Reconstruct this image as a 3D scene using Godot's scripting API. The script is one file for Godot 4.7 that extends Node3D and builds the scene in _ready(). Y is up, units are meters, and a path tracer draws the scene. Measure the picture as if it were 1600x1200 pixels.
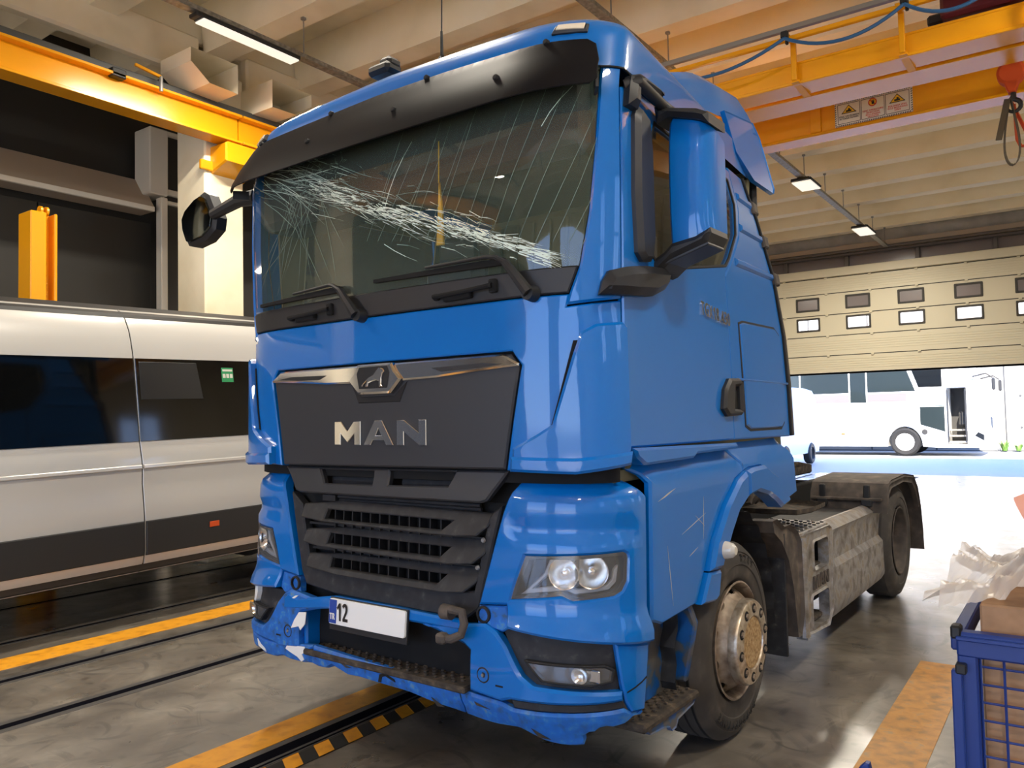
extends Node3D

# ---------------------------------------------------------------- mesh helper
class Mesher:
	var v := PackedVector3Array()
	var xf := Transform3D.IDENTITY

	func tri(a: Vector3, b: Vector3, c: Vector3, out := Vector3.ZERO) -> void:
		# front faces run clockwise: the outward normal is (c-a) x (b-a)
		if out != Vector3.ZERO and (c - a).cross(b - a).dot(out) < 0.0:
			v.append_array([xf * a, xf * c, xf * b])
		else:
			v.append_array([xf * a, xf * b, xf * c])

	func quad(a: Vector3, b: Vector3, c: Vector3, d: Vector3, out := Vector3.ZERO) -> void:
		tri(a, b, c, out)
		tri(a, c, d, out)

	func box(c: Vector3, size: Vector3, ch := 0.0) -> void:
		var h := size * 0.5
		ch = minf(ch, minf(h.x, minf(h.y, h.z)) * 0.8)
		var p := func(ax: int, s: Vector3) -> Vector3:
			var q := Vector3(s.x * (h.x - ch), s.y * (h.y - ch), s.z * (h.z - ch))
			q[ax] = s[ax] * h[ax]
			return c + q
		for ax in 3:
			var a1 := (ax + 1) % 3
			var a2 := (ax + 2) % 3
			for s in [-1.0, 1.0]:
				var n := Vector3.ZERO
				n[ax] = s
				var k := []
				for t in [[-1, -1], [1, -1], [1, 1], [-1, 1]]:
					var q := Vector3.ZERO
					q[ax] = s; q[a1] = t[0]; q[a2] = t[1]
					k.append(p.call(ax, q))
				quad(k[0], k[1], k[2], k[3], n)
			if ch > 0.0:
				for s1 in [-1.0, 1.0]:
					for s2 in [-1.0, 1.0]:
						var q0 := Vector3.ZERO
						q0[a1] = s1; q0[a2] = s2
						var qa := q0
						var qb := q0
						qa[ax] = -1.0; qb[ax] = 1.0
						quad(p.call(a1, qa), p.call(a1, qb), p.call(a2, qb), p.call(a2, qa), q0)
		if ch > 0.0:
			for sx in [-1.0, 1.0]:
				for sy in [-1.0, 1.0]:
					for sz in [-1.0, 1.0]:
						var s := Vector3(sx, sy, sz)
						tri(p.call(0, s), p.call(1, s), p.call(2, s), s)

	func bar(a: Vector3, b: Vector3, w: float, hh: float, up := Vector3.UP, ch := 0.0) -> void:
		var keep := xf
		var zz := (b - a).normalized()
		if absf(zz.dot(up)) > 0.98: up = Vector3.RIGHT if absf(zz.x) < 0.9 else Vector3.UP
		var xx := up.cross(zz).normalized()
		var yy := zz.cross(xx)
		xf = keep * Transform3D(Basis(xx, yy, zz), (a + b) * 0.5)
		box(Vector3.ZERO, Vector3(w, hh, a.distance_to(b)), ch)
		xf = keep

	func tube(pts: Array, r: float, n := 8, r2 := -1.0) -> void:
		var rings := []
		var u := Vector3.ZERO
		for i in pts.size():
			var d: Vector3 = pts[mini(i + 1, pts.size() - 1)] - pts[maxi(i - 1, 0)]
			d = d.normalized()
			if u == Vector3.ZERO:
				u = d.cross(Vector3.UP if absf(d.y) < 0.9 else Vector3.RIGHT).normalized()
			u = (u - d * u.dot(d)).normalized()
			var w := d.cross(u)
			var rr := r if r2 < 0.0 else lerpf(r, r2, float(i) / (pts.size() - 1))
			var ring := []
			for k in n:
				var t := TAU * k / n
				ring.append(pts[i] + (u * cos(t) + w * sin(t)) * rr)
			rings.append(ring)
		for i in rings.size() - 1:
			for k in n:
				var k2 := (k + 1) % n
				quad(rings[i][k], rings[i][k2], rings[i + 1][k2], rings[i + 1][k], rings[i][k] - pts[i])
		var e := pts.size() - 1
		for k in range(1, n - 1):
			tri(rings[0][0], rings[0][k], rings[0][k + 1], pts[0] - pts[1])
			tri(rings[e][0], rings[e][k], rings[e][k + 1], pts[e] - pts[e - 1])

	# profile of (radius, along) points turned round the axis; along axis 0 = x
	func lathe(prof: Array, n: int, at := Vector3.ZERO, axis := Vector3.RIGHT) -> void:
		var u := axis.cross(Vector3.UP if absf(axis.y) < 0.9 else Vector3.RIGHT).normalized()
		var w := axis.cross(u)
		for i in prof.size() - 1:
			var p: Vector2 = prof[i]
			var q: Vector2 = prof[i + 1]
			var dn := Vector2(q.y - p.y, -(q.x - p.x))
			for k in n:
				var t0 := TAU * k / n
				var t1 := TAU * (k + 1) / n
				var d0 := u * cos(t0) + w * sin(t0)
				var d1 := u * cos(t1) + w * sin(t1)
				var a := at + d0 * p.x + axis * p.y
				var b := at + d1 * p.x + axis * p.y
				var c := at + d1 * q.x + axis * q.y
				var d := at + d0 * q.x + axis * q.y
				var out := d0 * dn.x + axis * dn.y
				if p.x > 1e-5: tri(a, b, c, out)
				if q.x > 1e-5: tri(a, c, d, out)

	func ribbon(pts: Array, across: Vector3, wid: float, th: float) -> void:
		for i in pts.size() - 1:
			var a: Vector3 = pts[i]
			var b: Vector3 = pts[i + 1]
			bar(a, b, th, wid, across)

	func grid(fn: Callable, nu: int, nv: int, out := Vector3.ZERO) -> void:
		var g := []
		for i in nu + 1:
			var row := PackedVector3Array()
			for j in nv + 1: row.append(fn.call(float(i) / nu, float(j) / nv))
			g.append(row)
		for i in nu:
			for j in nv:
				quad(g[i][j], g[i + 1][j], g[i + 1][j + 1], g[i][j + 1], out)

	static func ccw(p: PackedVector2Array) -> PackedVector2Array:
		var q := p.duplicate()
		if Geometry2D.is_polygon_clockwise(q) : q.reverse()
		return q

	static func area2(p: PackedVector2Array) -> float:
		var s := 0.0
		for i in p.size():
			s += p[i].cross(p[(i + 1) % p.size()])
		return s

	static func split(p: PackedVector2Array, cell: float) -> PackedVector2Array:
		var r := PackedVector2Array()
		for i in p.size():
			var a := p[i]
			var b := p[(i + 1) % p.size()]
			var n := maxi(1, ceili(a.distance_to(b) / cell))
			for k in n: r.append(a.lerp(b, float(k) / n))
		return r

	static func inset(p: PackedVector2Array, b: float) -> PackedVector2Array:
		var r := PackedVector2Array()
		var n := p.size()
		for i in n:
			var d1 := (p[i] - p[(i + n - 1) % n]).normalized()
			var d2 := (p[(i + 1) % n] - p[i]).normalized()
			var n1 := Vector2(-d1.y, d1.x)
			var n2 := Vector2(-d2.y, d2.x)
			var m := (n1 + n2) / maxf(1.0 + n1.dot(n2), 0.35)
			r.append(p[i] + m * b)
		return r

	# a sheet over fn(a, b, offset): bevelled outline, thickness th below the offset o
	func panel(fn: Callable, poly: PackedVector2Array, o := 0.0, th := 0.02, cell := 0.06, bev := 0.004, holes := []) -> void:
		var p := poly.duplicate()
		if area2(p) < 0.0: p.reverse()
		p = split(p, cell)
		var outl := [p]
		for h in holes:
			var q: PackedVector2Array = h.duplicate()
			if area2(q) > 0.0: q.reverse()
			outl.append(split(q, cell))
		var ins := []
		for q in outl: ins.append(inset(q, bev))
		var lo := Vector2(INF, INF)
		var hi := -lo
		for q in ins[0]:
			lo = lo.min(q); hi = hi.max(q)
		var nx := maxi(1, ceili((hi.x - lo.x) / cell))
		var ny := maxi(1, ceili((hi.y - lo.y) / cell))
		var st := (hi - lo) / Vector2(nx, ny)
		for i in nx:
			for j in ny:
				var a := lo + st * Vector2(i, j)
				var b := a + st
				var got := []
				got.append_array(Geometry2D.intersect_polygons(ins[0], PackedVector2Array([a, Vector2(b.x, a.y), b, Vector2(a.x, b.y)])))
				for hk in range(1, ins.size()):
					var hole: PackedVector2Array = ins[hk].duplicate()
					hole.reverse()
					var next := []
					for g in got: next.append_array(Geometry2D.clip_polygons(g, hole))
					got = next
				for g in got:
					var ids := Geometry2D.triangulate_polygon(g)
					if ids.is_empty(): continue
					var pts := PackedVector3Array()
					for q in g: pts.append(fn.call(q.x, q.y, o))
					var up: Vector3 = fn.call(g[0].x, g[0].y, o + 0.01) - pts[0]
					for k in range(0, ids.size(), 3):
						tri(pts[ids[k]], pts[ids[k + 1]], pts[ids[k + 2]], up)
		for k in outl.size():
			var q: PackedVector2Array = outl[k]
			var w: PackedVector2Array = ins[k]
			var n := q.size()
			for i in n:
				var i2 := (i + 1) % n
				var a: Vector3 = fn.call(q[i].x, q[i].y, o - bev)
				var b: Vector3 = fn.call(q[i2].x, q[i2].y, o - bev)
				var c: Vector3 = fn.call(w[i2].x, w[i2].y, o)
				var d: Vector3 = fn.call(w[i].x, w[i].y, o)
				var a2: Vector3 = fn.call(q[i].x, q[i].y, o - th)
				var b2: Vector3 = fn.call(q[i2].x, q[i2].y, o - th)
				var e := (q[i2] - q[i]).normalized() * 0.01
				var outw: Vector3 = fn.call(q[i].x + e.y, q[i].y - e.x, o) - fn.call(q[i].x, q[i].y, o)
				if bev > 0.0: quad(a, b, c, d, (fn.call(w[i].x, w[i].y, o + 0.01) - d) + outw)
				quad(a, b, b2, a2, outw)

	# flat plate from an outline in the plane (a, b), pushed out along n
	func plate(poly: PackedVector2Array, org: Vector3, ax: Vector3, ay: Vector3, th: float, bev := 0.003, holes := [], cell := 9.0) -> void:
		var n := ax.cross(ay).normalized()
		if holes.size() and cell > 8.0: cell = 0.12
		panel(func(a, b, o): return org + ax * a + ay * b + n * o, poly, 0.0, th, cell, bev, holes)

	func add_mesh(m: Mesh, t: Transform3D) -> void:
		var arr := m.surface_get_arrays(0)
		var pv: PackedVector3Array = arr[Mesh.ARRAY_VERTEX]
		var ix = arr[Mesh.ARRAY_INDEX]
		if ix == null or ix.size() == 0:
			for p in pv: v.append(xf * (t * p))
		else:
			for k in ix: v.append(xf * (t * pv[k]))

	func mesh(crease := 32.0) -> ArrayMesh:
		var nt := v.size() / 3
		var fn := PackedVector3Array()
		var fl := PackedVector3Array()
		var keys := {}
		for t in nt:
			var a := v[3 * t]
			var n := (v[3 * t + 2] - a).cross(v[3 * t + 1] - a)
			fn.append(n)
			fl.append(n.normalized())
			for k in 3:
				var key := Vector3i((v[3 * t + k] * 4000.0).round())
				if keys.has(key): keys[key].append(t)
				else: keys[key] = [t]
		var nn := PackedVector3Array()
		nn.resize(v.size())
		var lim := cos(deg_to_rad(crease))
		for t in nt:
			var f := fl[t]
			for k in 3:
				var s := Vector3.ZERO
				for o in keys[Vector3i((v[3 * t + k] * 4000.0).round())]:
					if fl[o].dot(f) > lim: s += fn[o]
				nn[3 * t + k] = s.normalized() if s.length_squared() > 1e-20 else (f if f != Vector3.ZERO else Vector3.UP)
		var arr := []
		arr.resize(Mesh.ARRAY_MAX)
		arr[Mesh.ARRAY_VERTEX] = v
		arr[Mesh.ARRAY_NORMAL] = nn
		var am := ArrayMesh.new()
		am.add_surface_from_arrays(Mesh.PRIMITIVE_TRIANGLES, arr)
		return am

# ---------------------------------------------------------------- naming
var taken := {}
var M := {}

func numbered(called: String) -> String:
	taken[called] = taken.get(called, 0) + 1
	return called if taken[called] == 1 else "%s_%03d" % [called, taken[called] - 1]

func put(called: String, me: Mesh, mat: Material, parent: Node = null) -> MeshInstance3D:
	var o := MeshInstance3D.new()
	o.mesh = me
	o.material_override = mat
	if parent == null:
		o.name = numbered(called)
		add_child(o, true)
	else:
		var k := 0
		var nm := called
		while parent.has_node(NodePath(nm)):
			k += 1
			nm = "%s_%03d" % [called, k]
		o.name = nm
		parent.add_child(o, true)
	return o

func part(called: String, m: Mesher, mat: Material, parent: Node = null, crease := 32.0) -> MeshInstance3D:
	return put(called, m.mesh(crease), mat, parent)

func thing(called: String, label: String, category: String, at := Vector3.ZERO, turn := 0.0, group := "") -> Node3D:
	var o := Node3D.new()
	o.name = numbered(called)
	add_child(o, true)
	o.position = at
	o.rotation.y = turn
	tag(o, label, category, group)
	return o

func tag(o: Node, label: String, category: String, group := "") -> void:
	o.set_meta("label", label)
	o.set_meta("category", category)
	if group: o.set_meta("group", group)

func struct(called: String, m: Mesher, mat: Material, label := "", category := "") -> MeshInstance3D:
	var o := put(called, m.mesh(), mat)
	o.name = called
	o.set_meta("kind", "structure")
	if label: o.set_meta("label", label)
	if category: o.set_meta("category", category)
	return o

func ms() -> Mesher: return Mesher.new()

func letters(m: Mesher, txt: String, height: float, depth: float, t: Transform3D, bold := true) -> void:
	var tm := TextMesh.new()
	var sf := SystemFont.new()
	sf.font_names = PackedStringArray(["Droid Sans"])
	if bold: sf.font_weight = 700
	tm.font = sf
	tm.text = txt
	tm.font_size = 64
	tm.pixel_size = height / 46.0
	tm.depth = depth
	tm.curve_step = 2.0
	m.add_mesh(tm, t)

# ---------------------------------------------------------------- materials
func mat(called: String, col: Color, rough := 0.5, metal := 0.0) -> StandardMaterial3D:
	var m := StandardMaterial3D.new()
	m.albedo_color = col
	m.roughness = rough
	m.metallic = metal
	m.resource_name = called
	M[called] = m
	return m

func rgb(r: int, g: int, b: int) -> Color: return Color8(r, g, b)

func noise_tex(size: int, freq: float, stops: Array, sd: int, oct := 4, normal := 0.0, kind := FastNoiseLite.TYPE_SIMPLEX_SMOOTH, warp := 0.0, ridged := false) -> NoiseTexture2D:
	var n := FastNoiseLite.new()
	n.noise_type = kind
	n.frequency = freq
	n.seed = sd
	n.fractal_octaves = oct
	if ridged: n.fractal_type = FastNoiseLite.FRACTAL_RIDGED
	if warp > 0.0:
		n.domain_warp_enabled = true
		n.domain_warp_amplitude = warp
		n.domain_warp_frequency = freq * 1.5
	var t := NoiseTexture2D.new()
	t.width = size
	t.height = size
	t.seamless = true
	t.noise = n
	if normal > 0.0:
		t.as_normal_map = true
		t.bump_strength = normal
	else:
		var g := Gradient.new()
		var off := PackedFloat32Array()
		var cs := PackedColorArray()
		for s in stops:
			off.append(s[0])
			cs.append(s[1])
		g.offsets = off
		g.colors = cs
		t.color_ramp = g
	return t

func triplanar(m: StandardMaterial3D, tex: Texture2D, scale: float, world := true) -> StandardMaterial3D:
	m.albedo_texture = tex
	m.uv1_triplanar = true
	m.uv1_world_triplanar = world
	m.uv1_scale = Vector3.ONE * scale
	return m

func pv2(a: Array) -> PackedVector2Array:
	var r := PackedVector2Array()
	for i in range(0, a.size(), 2): r.append(Vector2(a[i], a[i + 1]))
	return r

func rrect(x0: float, y0: float, x1: float, y1: float, r: float, n := 4) -> PackedVector2Array:
	var p := PackedVector2Array()
	for q in [[x1 - r, y1 - r, 0.0], [x0 + r, y1 - r, 90.0], [x0 + r, y0 + r, 180.0], [x1 - r, y0 + r, 270.0]]:
		for k in n + 1:
			var t := deg_to_rad(q[2] + 90.0 * k / n)
			p.append(Vector2(q[0] + r * cos(t), q[1] + r * sin(t)))
	return p

func _ready() -> void:
	# camera
	var cam := Camera3D.new()
	cam.name = "camera"
	var yaw := 0.6167758
	var pitch := 0.0418247
	var roll := -0.0212288
	var fwd := Vector3(-sin(yaw) * cos(pitch), sin(pitch), -cos(yaw) * cos(pitch))
	var right := Vector3(cos(yaw), 0, -sin(yaw))
	var up := right.cross(fwd)
	var r2 := right * cos(roll) + up * sin(roll)
	var u2 := up * cos(roll) - right * sin(roll)
	cam.transform = Transform3D(Basis(r2, u2, -fwd), Vector3(2.77416, 1.67853, 2.52448))
	cam.fov = rad_to_deg(2.0 * atan(600.0 / 1252.511))
	cam.near = 0.05
	cam.far = 200.0
	add_child(cam)
	cam.current = true
	# sky, exposure
	var we := WorldEnvironment.new()
	we.name = "world"
	var env := Environment.new()
	var sky := Sky.new()
	var pm := ProceduralSkyMaterial.new()
	pm.sky_top_color = Color(0.36, 0.55, 0.86)
	pm.sky_horizon_color = Color(0.80, 0.87, 0.95)
	pm.ground_bottom_color = Color(0.55, 0.55, 0.55)
	pm.ground_horizon_color = Color(0.75, 0.78, 0.80)
	pm.sky_energy_multiplier = 2.4
	pm.ground_energy_multiplier = 2.0
	sky.sky_material = pm
	env.sky = sky
	env.background_mode = Environment.BG_SKY
	env.tonemap_mode = Environment.TONE_MAPPER_LINEAR
	env.tonemap_exposure = EXPOSURE
	env.sdfgi_enabled = true
	env.ssao_enabled = true
	env.ssil_enabled = true
	we.environment = env
	add_child(we)
	# sun: high behind the hall, it lights the yard beyond the far door
	var sun := DirectionalLight3D.new()
	sun.name = "sun"
	add_child(sun)
	sun.look_at_from_position(Vector3.ZERO, Vector3(-0.22, -0.66, -0.74), Vector3.UP)
	sun.light_energy = 8.0
	sun.light_color = Color(1.0, 0.95, 0.87)
	sun.light_angular_distance = 0.5
	sun.shadow_enabled = true
	materials()
	hall()
	yard()
	crane()
	left_bay()
	lamps()
	van()
	cage()
	truck()

const EXPOSURE := 1.0

func materials() -> void:
	var w := Color(1, 1, 1)
	# painted concrete of the hall
	var c := mat("concrete", w, 0.75)
	triplanar(c, noise_tex(512, 0.006, [[0.0, rgb(226, 212, 178)], [0.5, rgb(244, 232, 202)], [1.0, rgb(250, 240, 214)]], 3, 5), 0.22)
	c = mat("grey_concrete", w, 0.85)
	triplanar(c, noise_tex(512, 0.01, [[0.0, rgb(168, 166, 160)], [1.0, rgb(206, 203, 196)]], 9, 5), 0.3)
	# floor: dark screed, scuffed, with a worn gloss
	c = mat("floor", w, 0.32)
	triplanar(c, noise_tex(1024, 0.004, [[0.0, rgb(98, 91, 83)], [0.35, rgb(120, 112, 102)], [0.6, rgb(132, 124, 113)], [0.8, rgb(146, 138, 126)], [1.0, rgb(168, 160, 148)]], 11, 6, 0.0, FastNoiseLite.TYPE_SIMPLEX_SMOOTH, 60.0), 0.35)
	c.roughness_texture = noise_tex(512, 0.01, [[0.0, Color(0.45, 0.45, 0.45)], [1.0, Color(1, 1, 1)]], 5, 5)
	c.roughness = 0.52
	c.metallic_specular = 0.7
	c.clearcoat_enabled = true
	c.clearcoat = 1.0
	c.clearcoat_roughness = 0.22
	c.detail_enabled = true
	c.detail_albedo = scuff_texture()
	c.detail_blend_mode = BaseMaterial3D.BLEND_MODE_MUL
	c.detail_uv_layer = BaseMaterial3D.DETAIL_UV_1
	c = mat("floor_paint", w, 0.4)
	triplanar(c, noise_tex(512, 0.02, [[0.0, rgb(176, 116, 30)], [0.4, rgb(214, 146, 32)], [0.7, rgb(222, 154, 36)], [1.0, rgb(196, 136, 52)]], 31, 5), 0.6)
	c = mat("floor_paint_worn", w, 0.5)
	triplanar(c, noise_tex(512, 0.02, [[0.0, rgb(130, 104, 70)], [0.4, rgb(176, 126, 58)], [0.65, rgb(192, 138, 62)], [0.85, rgb(166, 132, 88)], [1.0, rgb(150, 136, 112)]], 33, 5, 0.0, FastNoiseLite.TYPE_SIMPLEX_SMOOTH, 30.0), 0.8)
	mat("floor_black", rgb(30, 30, 31), 0.5)
	mat("rail_steel", rgb(92, 90, 88), 0.4, 0.5)
	mat("groove", rgb(12, 12, 18), 0.95).metallic_specular = 0.1
	mat("stain", rgb(58, 52, 46), 0.3)
	# crane
	c = mat("crane_yellow", rgb(240, 164, 16), 0.24)
	mat("crane_rail", rgb(84, 86, 86), 0.5, 0.4)
	mat("steel", rgb(150, 150, 148), 0.4, 0.7)
	mat("cable_blue", rgb(40, 92, 140), 0.5)
	mat("cable_grey", rgb(150, 152, 150), 0.5)
	mat("hoist_red", rgb(96, 22, 34), 0.4)
	mat("black", rgb(18, 18, 18), 0.5)
	mat("sling", rgb(84, 74, 58), 0.9)
	mat("sling_orange", rgb(206, 78, 20), 0.8)
	mat("white_sign", rgb(226, 222, 210), 0.5)
	mat("sign_yellow", rgb(236, 190, 30), 0.5)
	mat("sign_red", rgb(200, 50, 36), 0.5)
	mat("ink", rgb(26, 24, 24), 0.6)
	# left bay
	mat("dark_wall", rgb(44, 42, 38), 0.55)
	mat("booth_white", rgb(226, 220, 206), 0.5)
	mat("canopy", rgb(176, 160, 142), 0.6)
	# lamps
	c = mat("lamp_face", rgb(240, 240, 235), 0.4)
	c.emission_enabled = true
	c.emission = Color(1, 0.97, 0.9)
	c.emission_energy_multiplier = 0.8
	c = mat("galvanised", w, 0.5, 0.6)
	triplanar(c, noise_tex(256, 0.05, [[0.0, rgb(120, 118, 112)], [1.0, rgb(176, 172, 164)]], 41, 3), 1.0)
	# vehicles
	c = mat("van_white", rgb(190, 188, 183), 0.3)
	c.clearcoat_enabled = true
	c.clearcoat = 0.8
	c.clearcoat_roughness = 0.08
	mat("moulding", rgb(38, 38, 38), 0.55)
	c = mat("dark_glass", rgb(9, 10, 11), 0.06)
	c = mat("bus_white", rgb(240, 240, 238), 0.35)
	mat("bus_glass", rgb(34, 42, 44), 0.1)
	mat("bus_tyre", rgb(20, 20, 20), 0.8)
	mat("asphalt", rgb(150, 150, 150), 0.9)
	mat("apron", rgb(158, 158, 156), 0.7)
	mat("yard_wall", rgb(150, 149, 145), 0.9)
	mat("kerb", rgb(70, 72, 74), 0.9)
	mat("leaf", rgb(86, 122, 52), 0.7)
	mat("door_panel", rgb(206, 198, 172), 0.5)
	mat("door_seal", rgb(60, 58, 54), 0.7)
	mat("grey_pane", rgb(112, 104, 104), 0.25)
	mat("dark_steel", rgb(88, 82, 78), 0.6)
	c = mat("pane", Color(0.9, 0.95, 0.95, 0.08), 0.02)
	c.transparency = BaseMaterial3D.TRANSPARENCY_ALPHA
	# cage
	mat("cage_blue", rgb(22, 52, 122), 0.4)
	c = mat("cardboard", w, 0.85)
	triplanar(c, noise_tex(256, 0.03, [[0.0, rgb(160, 122, 88)], [1.0, rgb(186, 146, 108)]], 51, 4), 1.5)
	c = mat("film", Color(0.78, 0.75, 0.72, 0.62), 0.3)
	c.transparency = BaseMaterial3D.TRANSPARENCY_ALPHA
	c.backlight_enabled = true
	c.backlight = Color(0.4, 0.4, 0.4)
	mat("pink", rgb(222, 160, 140), 0.7)
	truck_materials()

# rubber scuffs and scratches on the screed: short curved strokes, dark and pale, tiling
func scuff_texture() -> ImageTexture:
	var n := 1024
	var im := Image.create(n, n, false, Image.FORMAT_RGB8)
	im.fill(Color(0.86, 0.86, 0.85))
	var rng := RandomNumberGenerator.new()
	rng.seed = 99
	for k in 1000:
		var q := Vector2(rng.randf() * n, rng.randf() * n)
		var a := rng.randf() * TAU
		var bend := rng.randf_range(-0.02, 0.02)
		var l := int(pow(rng.randf(), 2.0) * 130.0) + 14
		var w := rng.randi_range(2, 8)
		var tone := rng.randf_range(0.52, 0.78) if rng.randf() < 0.55 else rng.randf_range(0.92, 1.0)
		var many := rng.randi_range(1, 4)
		for j in many:
			var p0 := q + Vector2(-sin(a), cos(a)) * j * rng.randf_range(3.0, 7.0)
			var aa := a
			for i in l:
				aa += bend
				p0 += Vector2(cos(aa), sin(aa))
				var fade := sin(PI * i / l)
				for e in w:
					var x := posmod(int(p0.x - sin(aa) * e), n)
					var y := posmod(int(p0.y + cos(aa) * e), n)
					var v := im.get_pixel(x, y).r
					v = lerpf(v, tone, 0.5 * fade)
					im.set_pixel(x, y, Color(v, v, v * 0.99))
	return ImageTexture.create_from_image(im)

# ---------------------------------------------------------------- hall shell
func wall_with_holes(lo: Vector2, hi: Vector2, holes: Array, fn: Callable, th: float) -> Mesher:
	# plain blocks round rectangular openings [x0, y0, x1, y1]; fn(a, b, depth) -> Vector3
	var m := ms()
	var xs := [lo.x, hi.x]
	var ys := [lo.y, hi.y]
	for h in holes:
		xs.append_array([h[0], h[2]])
		ys.append_array([h[1], h[3]])
	xs.sort()
	ys.sort()
	for i in xs.size() - 1:
		for j in ys.size() - 1:
			if xs[i + 1] - xs[i] < 0.001 or ys[j + 1] - ys[j] < 0.001: continue
			var c := Vector2((xs[i] + xs[i + 1]) / 2, (ys[j] + ys[j + 1]) / 2)
			var open := false
			for h in holes:
				if c.x > h[0] and c.x < h[2] and c.y > h[1] and c.y < h[3]: open = true
			if open: continue
			var p0: Vector3 = fn.call(xs[i], ys[j], 0.0)
			var p1: Vector3 = fn.call(xs[i + 1], ys[j + 1], th)
			m.box((p0 + p1) * 0.5, (p1 - p0).abs())
	return m

const RIBS := [-19.47, -18.02, -16.56, -15.11, -13.65, -12.2, -10.75, -9.29, -7.84, -6.38, -4.93, -3.48, -2.02, -0.57, 0.89, 2.34, 3.8, 5.25, 6.7, 8.16, 9.61, 11.07, 12.52]

func hall() -> void:
	var m := ms()
	m.box(Vector3(0.4, -0.15, -3.3), Vector3(17.6, 0.3, 33.6))
	var fl := struct("floor", m, M.floor)
	# painted lines, rails and grooves let into the floor
	var strip := func(nm: String, x0: float, x1: float, z0: float, z1: float, h: float, mt: Material) -> void:
		var q := ms()
		q.box(Vector3((x0 + x1) / 2, h / 2, (z0 + z1) / 2), Vector3(x1 - x0, h, z1 - z0), h * 0.3)
		part(nm, q, mt, fl)
	strip.call("yellow_line", -3.71, -3.41, -19.5, 9.0, 0.003, M.floor_paint)
	strip.call("yellow_line", -0.955, -0.735, -19.5, 9.0, 0.003, M.floor_paint)
	strip.call("yellow_line", 1.83, 2.11, -3.45, 9.0, 0.003, M.floor_paint_worn)
	for r in [[-5.45, 0.03], [-4.15, 0.03], [-3.13, 0.045], [-2.24, 0.055]]:
		strip.call("floor_rail", r[0] - r[1] * 1.6, r[0] + r[1] * 1.6, -19.5, 9.0, 0.002, M.rail_steel)
		strip.call("floor_groove", r[0] - r[1] * 0.6, r[0] + r[1] * 0.6, -19.5, 9.0, 0.0035, M.groove)
	strip.call("floor_rail", -0.725, -0.545, -19.5, 9.0, 0.004, M.rail_steel)
	strip.call("floor_groove", -0.675, -0.595, -19.5, 9.0, 0.007, M.groove)
	strip.call("floor_groove", -0.572, -0.556, -19.5, 9.0, 0.006, M.groove)
	strip.call("hazard_band", -0.535, -0.405, -6.0, 5.0, 0.003, M.floor_black)
	for k in 46:
		var q := ms()
		var z0 := -4.2 + k * 0.2
		q.plate(pv2([-0.535, z0, -0.405, z0 + 0.075, -0.405, z0 + 0.175, -0.535, z0 + 0.1]), Vector3(0, 0.005, 0), Vector3.RIGHT, Vector3.BACK, 0.002, 0.0)
		part("hazard_stripe", q, M.floor_paint, fl)
	# ceiling slab with double-tee stems
	m = ms()
	m.box(Vector3(0.4, 7.05, -3.3), Vector3(17.6, 0.3, 33.6))
	var ce := struct("ceiling", m, M.concrete)
	for z in RIBS:
		m = ms()
		m.plate(pv2([-0.16, 6.3, 0.16, 6.3, 0.21, 6.92, -0.21, 6.92]), Vector3(-6.0, 0, z), Vector3.BACK, Vector3.UP, 14.9, 0.012)
		part("ceiling_rib", m, M.concrete, ce)
		m = ms()
		m.plate(pv2([-0.16, 6.3, 0.16, 6.3, 0.21, 6.92, -0.21, 6.92]), Vector3(-8.2, 0, z + 0.25), Vector3.BACK, Vector3.UP, 2.05, 0.012)
		part("ceiling_rib", m, M.concrete, ce)
	# walls
	m = ms()
	m.box(Vector3(-8.35, 3.45, -3.3), Vector3(0.3, 6.9, 33.6))
	struct("wall_left", m, M.dark_wall)
	var wins := []
	for k in 4: wins.append([-9.5 + k * 4.4, 2.6, -8.3 + k * 4.4, 4.6])
	m = wall_with_holes(Vector2(-20.1, 0), Vector2(13.5, 6.9), wins, func(a, b, d): return Vector3(9.2 - d, b, a), 0.3)
	struct("wall_right", m, M.concrete)
	m = wall_with_holes(Vector2(-8.5, 0), Vector2(9.2, 6.9), [[-5.6, 0.0, -0.4, 5.4], [1.8, 0.0, 7.6, 5.4]], func(a, b, d): return Vector3(a, b, 13.5 - d), 0.3)
	struct("wall_back", m, M.concrete)
	m = wall_with_holes(Vector2(-8.5, 0), Vector2(9.2, 6.9), [[-5.4, 0.0, 3.4, 5.5]], func(a, b, d): return Vector3(a, b, -20.05 - d), 0.3)
	struct("wall_far", m, M.grey_concrete)
	for k in 4:
		m = ms()
		var z0 := -9.5 + k * 4.4
		for q in [2.64, 3.6, 4.56]: m.box(Vector3(9.05, q, z0 + 0.6), Vector3(0.1, 0.08, 1.2), 0.01)
		for q in [0.04, 0.6, 1.16]: m.box(Vector3(9.05, 3.6, z0 + q), Vector3(0.08, 1.84, 0.08), 0.01)
		var o := struct("window_%d" % (k + 1), m, M.booth_white)
		m = ms()
		m.box(Vector3(9.05, 3.6, z0 + 0.6), Vector3(0.012, 1.84, 1.1))
		part("pane", m, M.pane, o)
	far_door()

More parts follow.
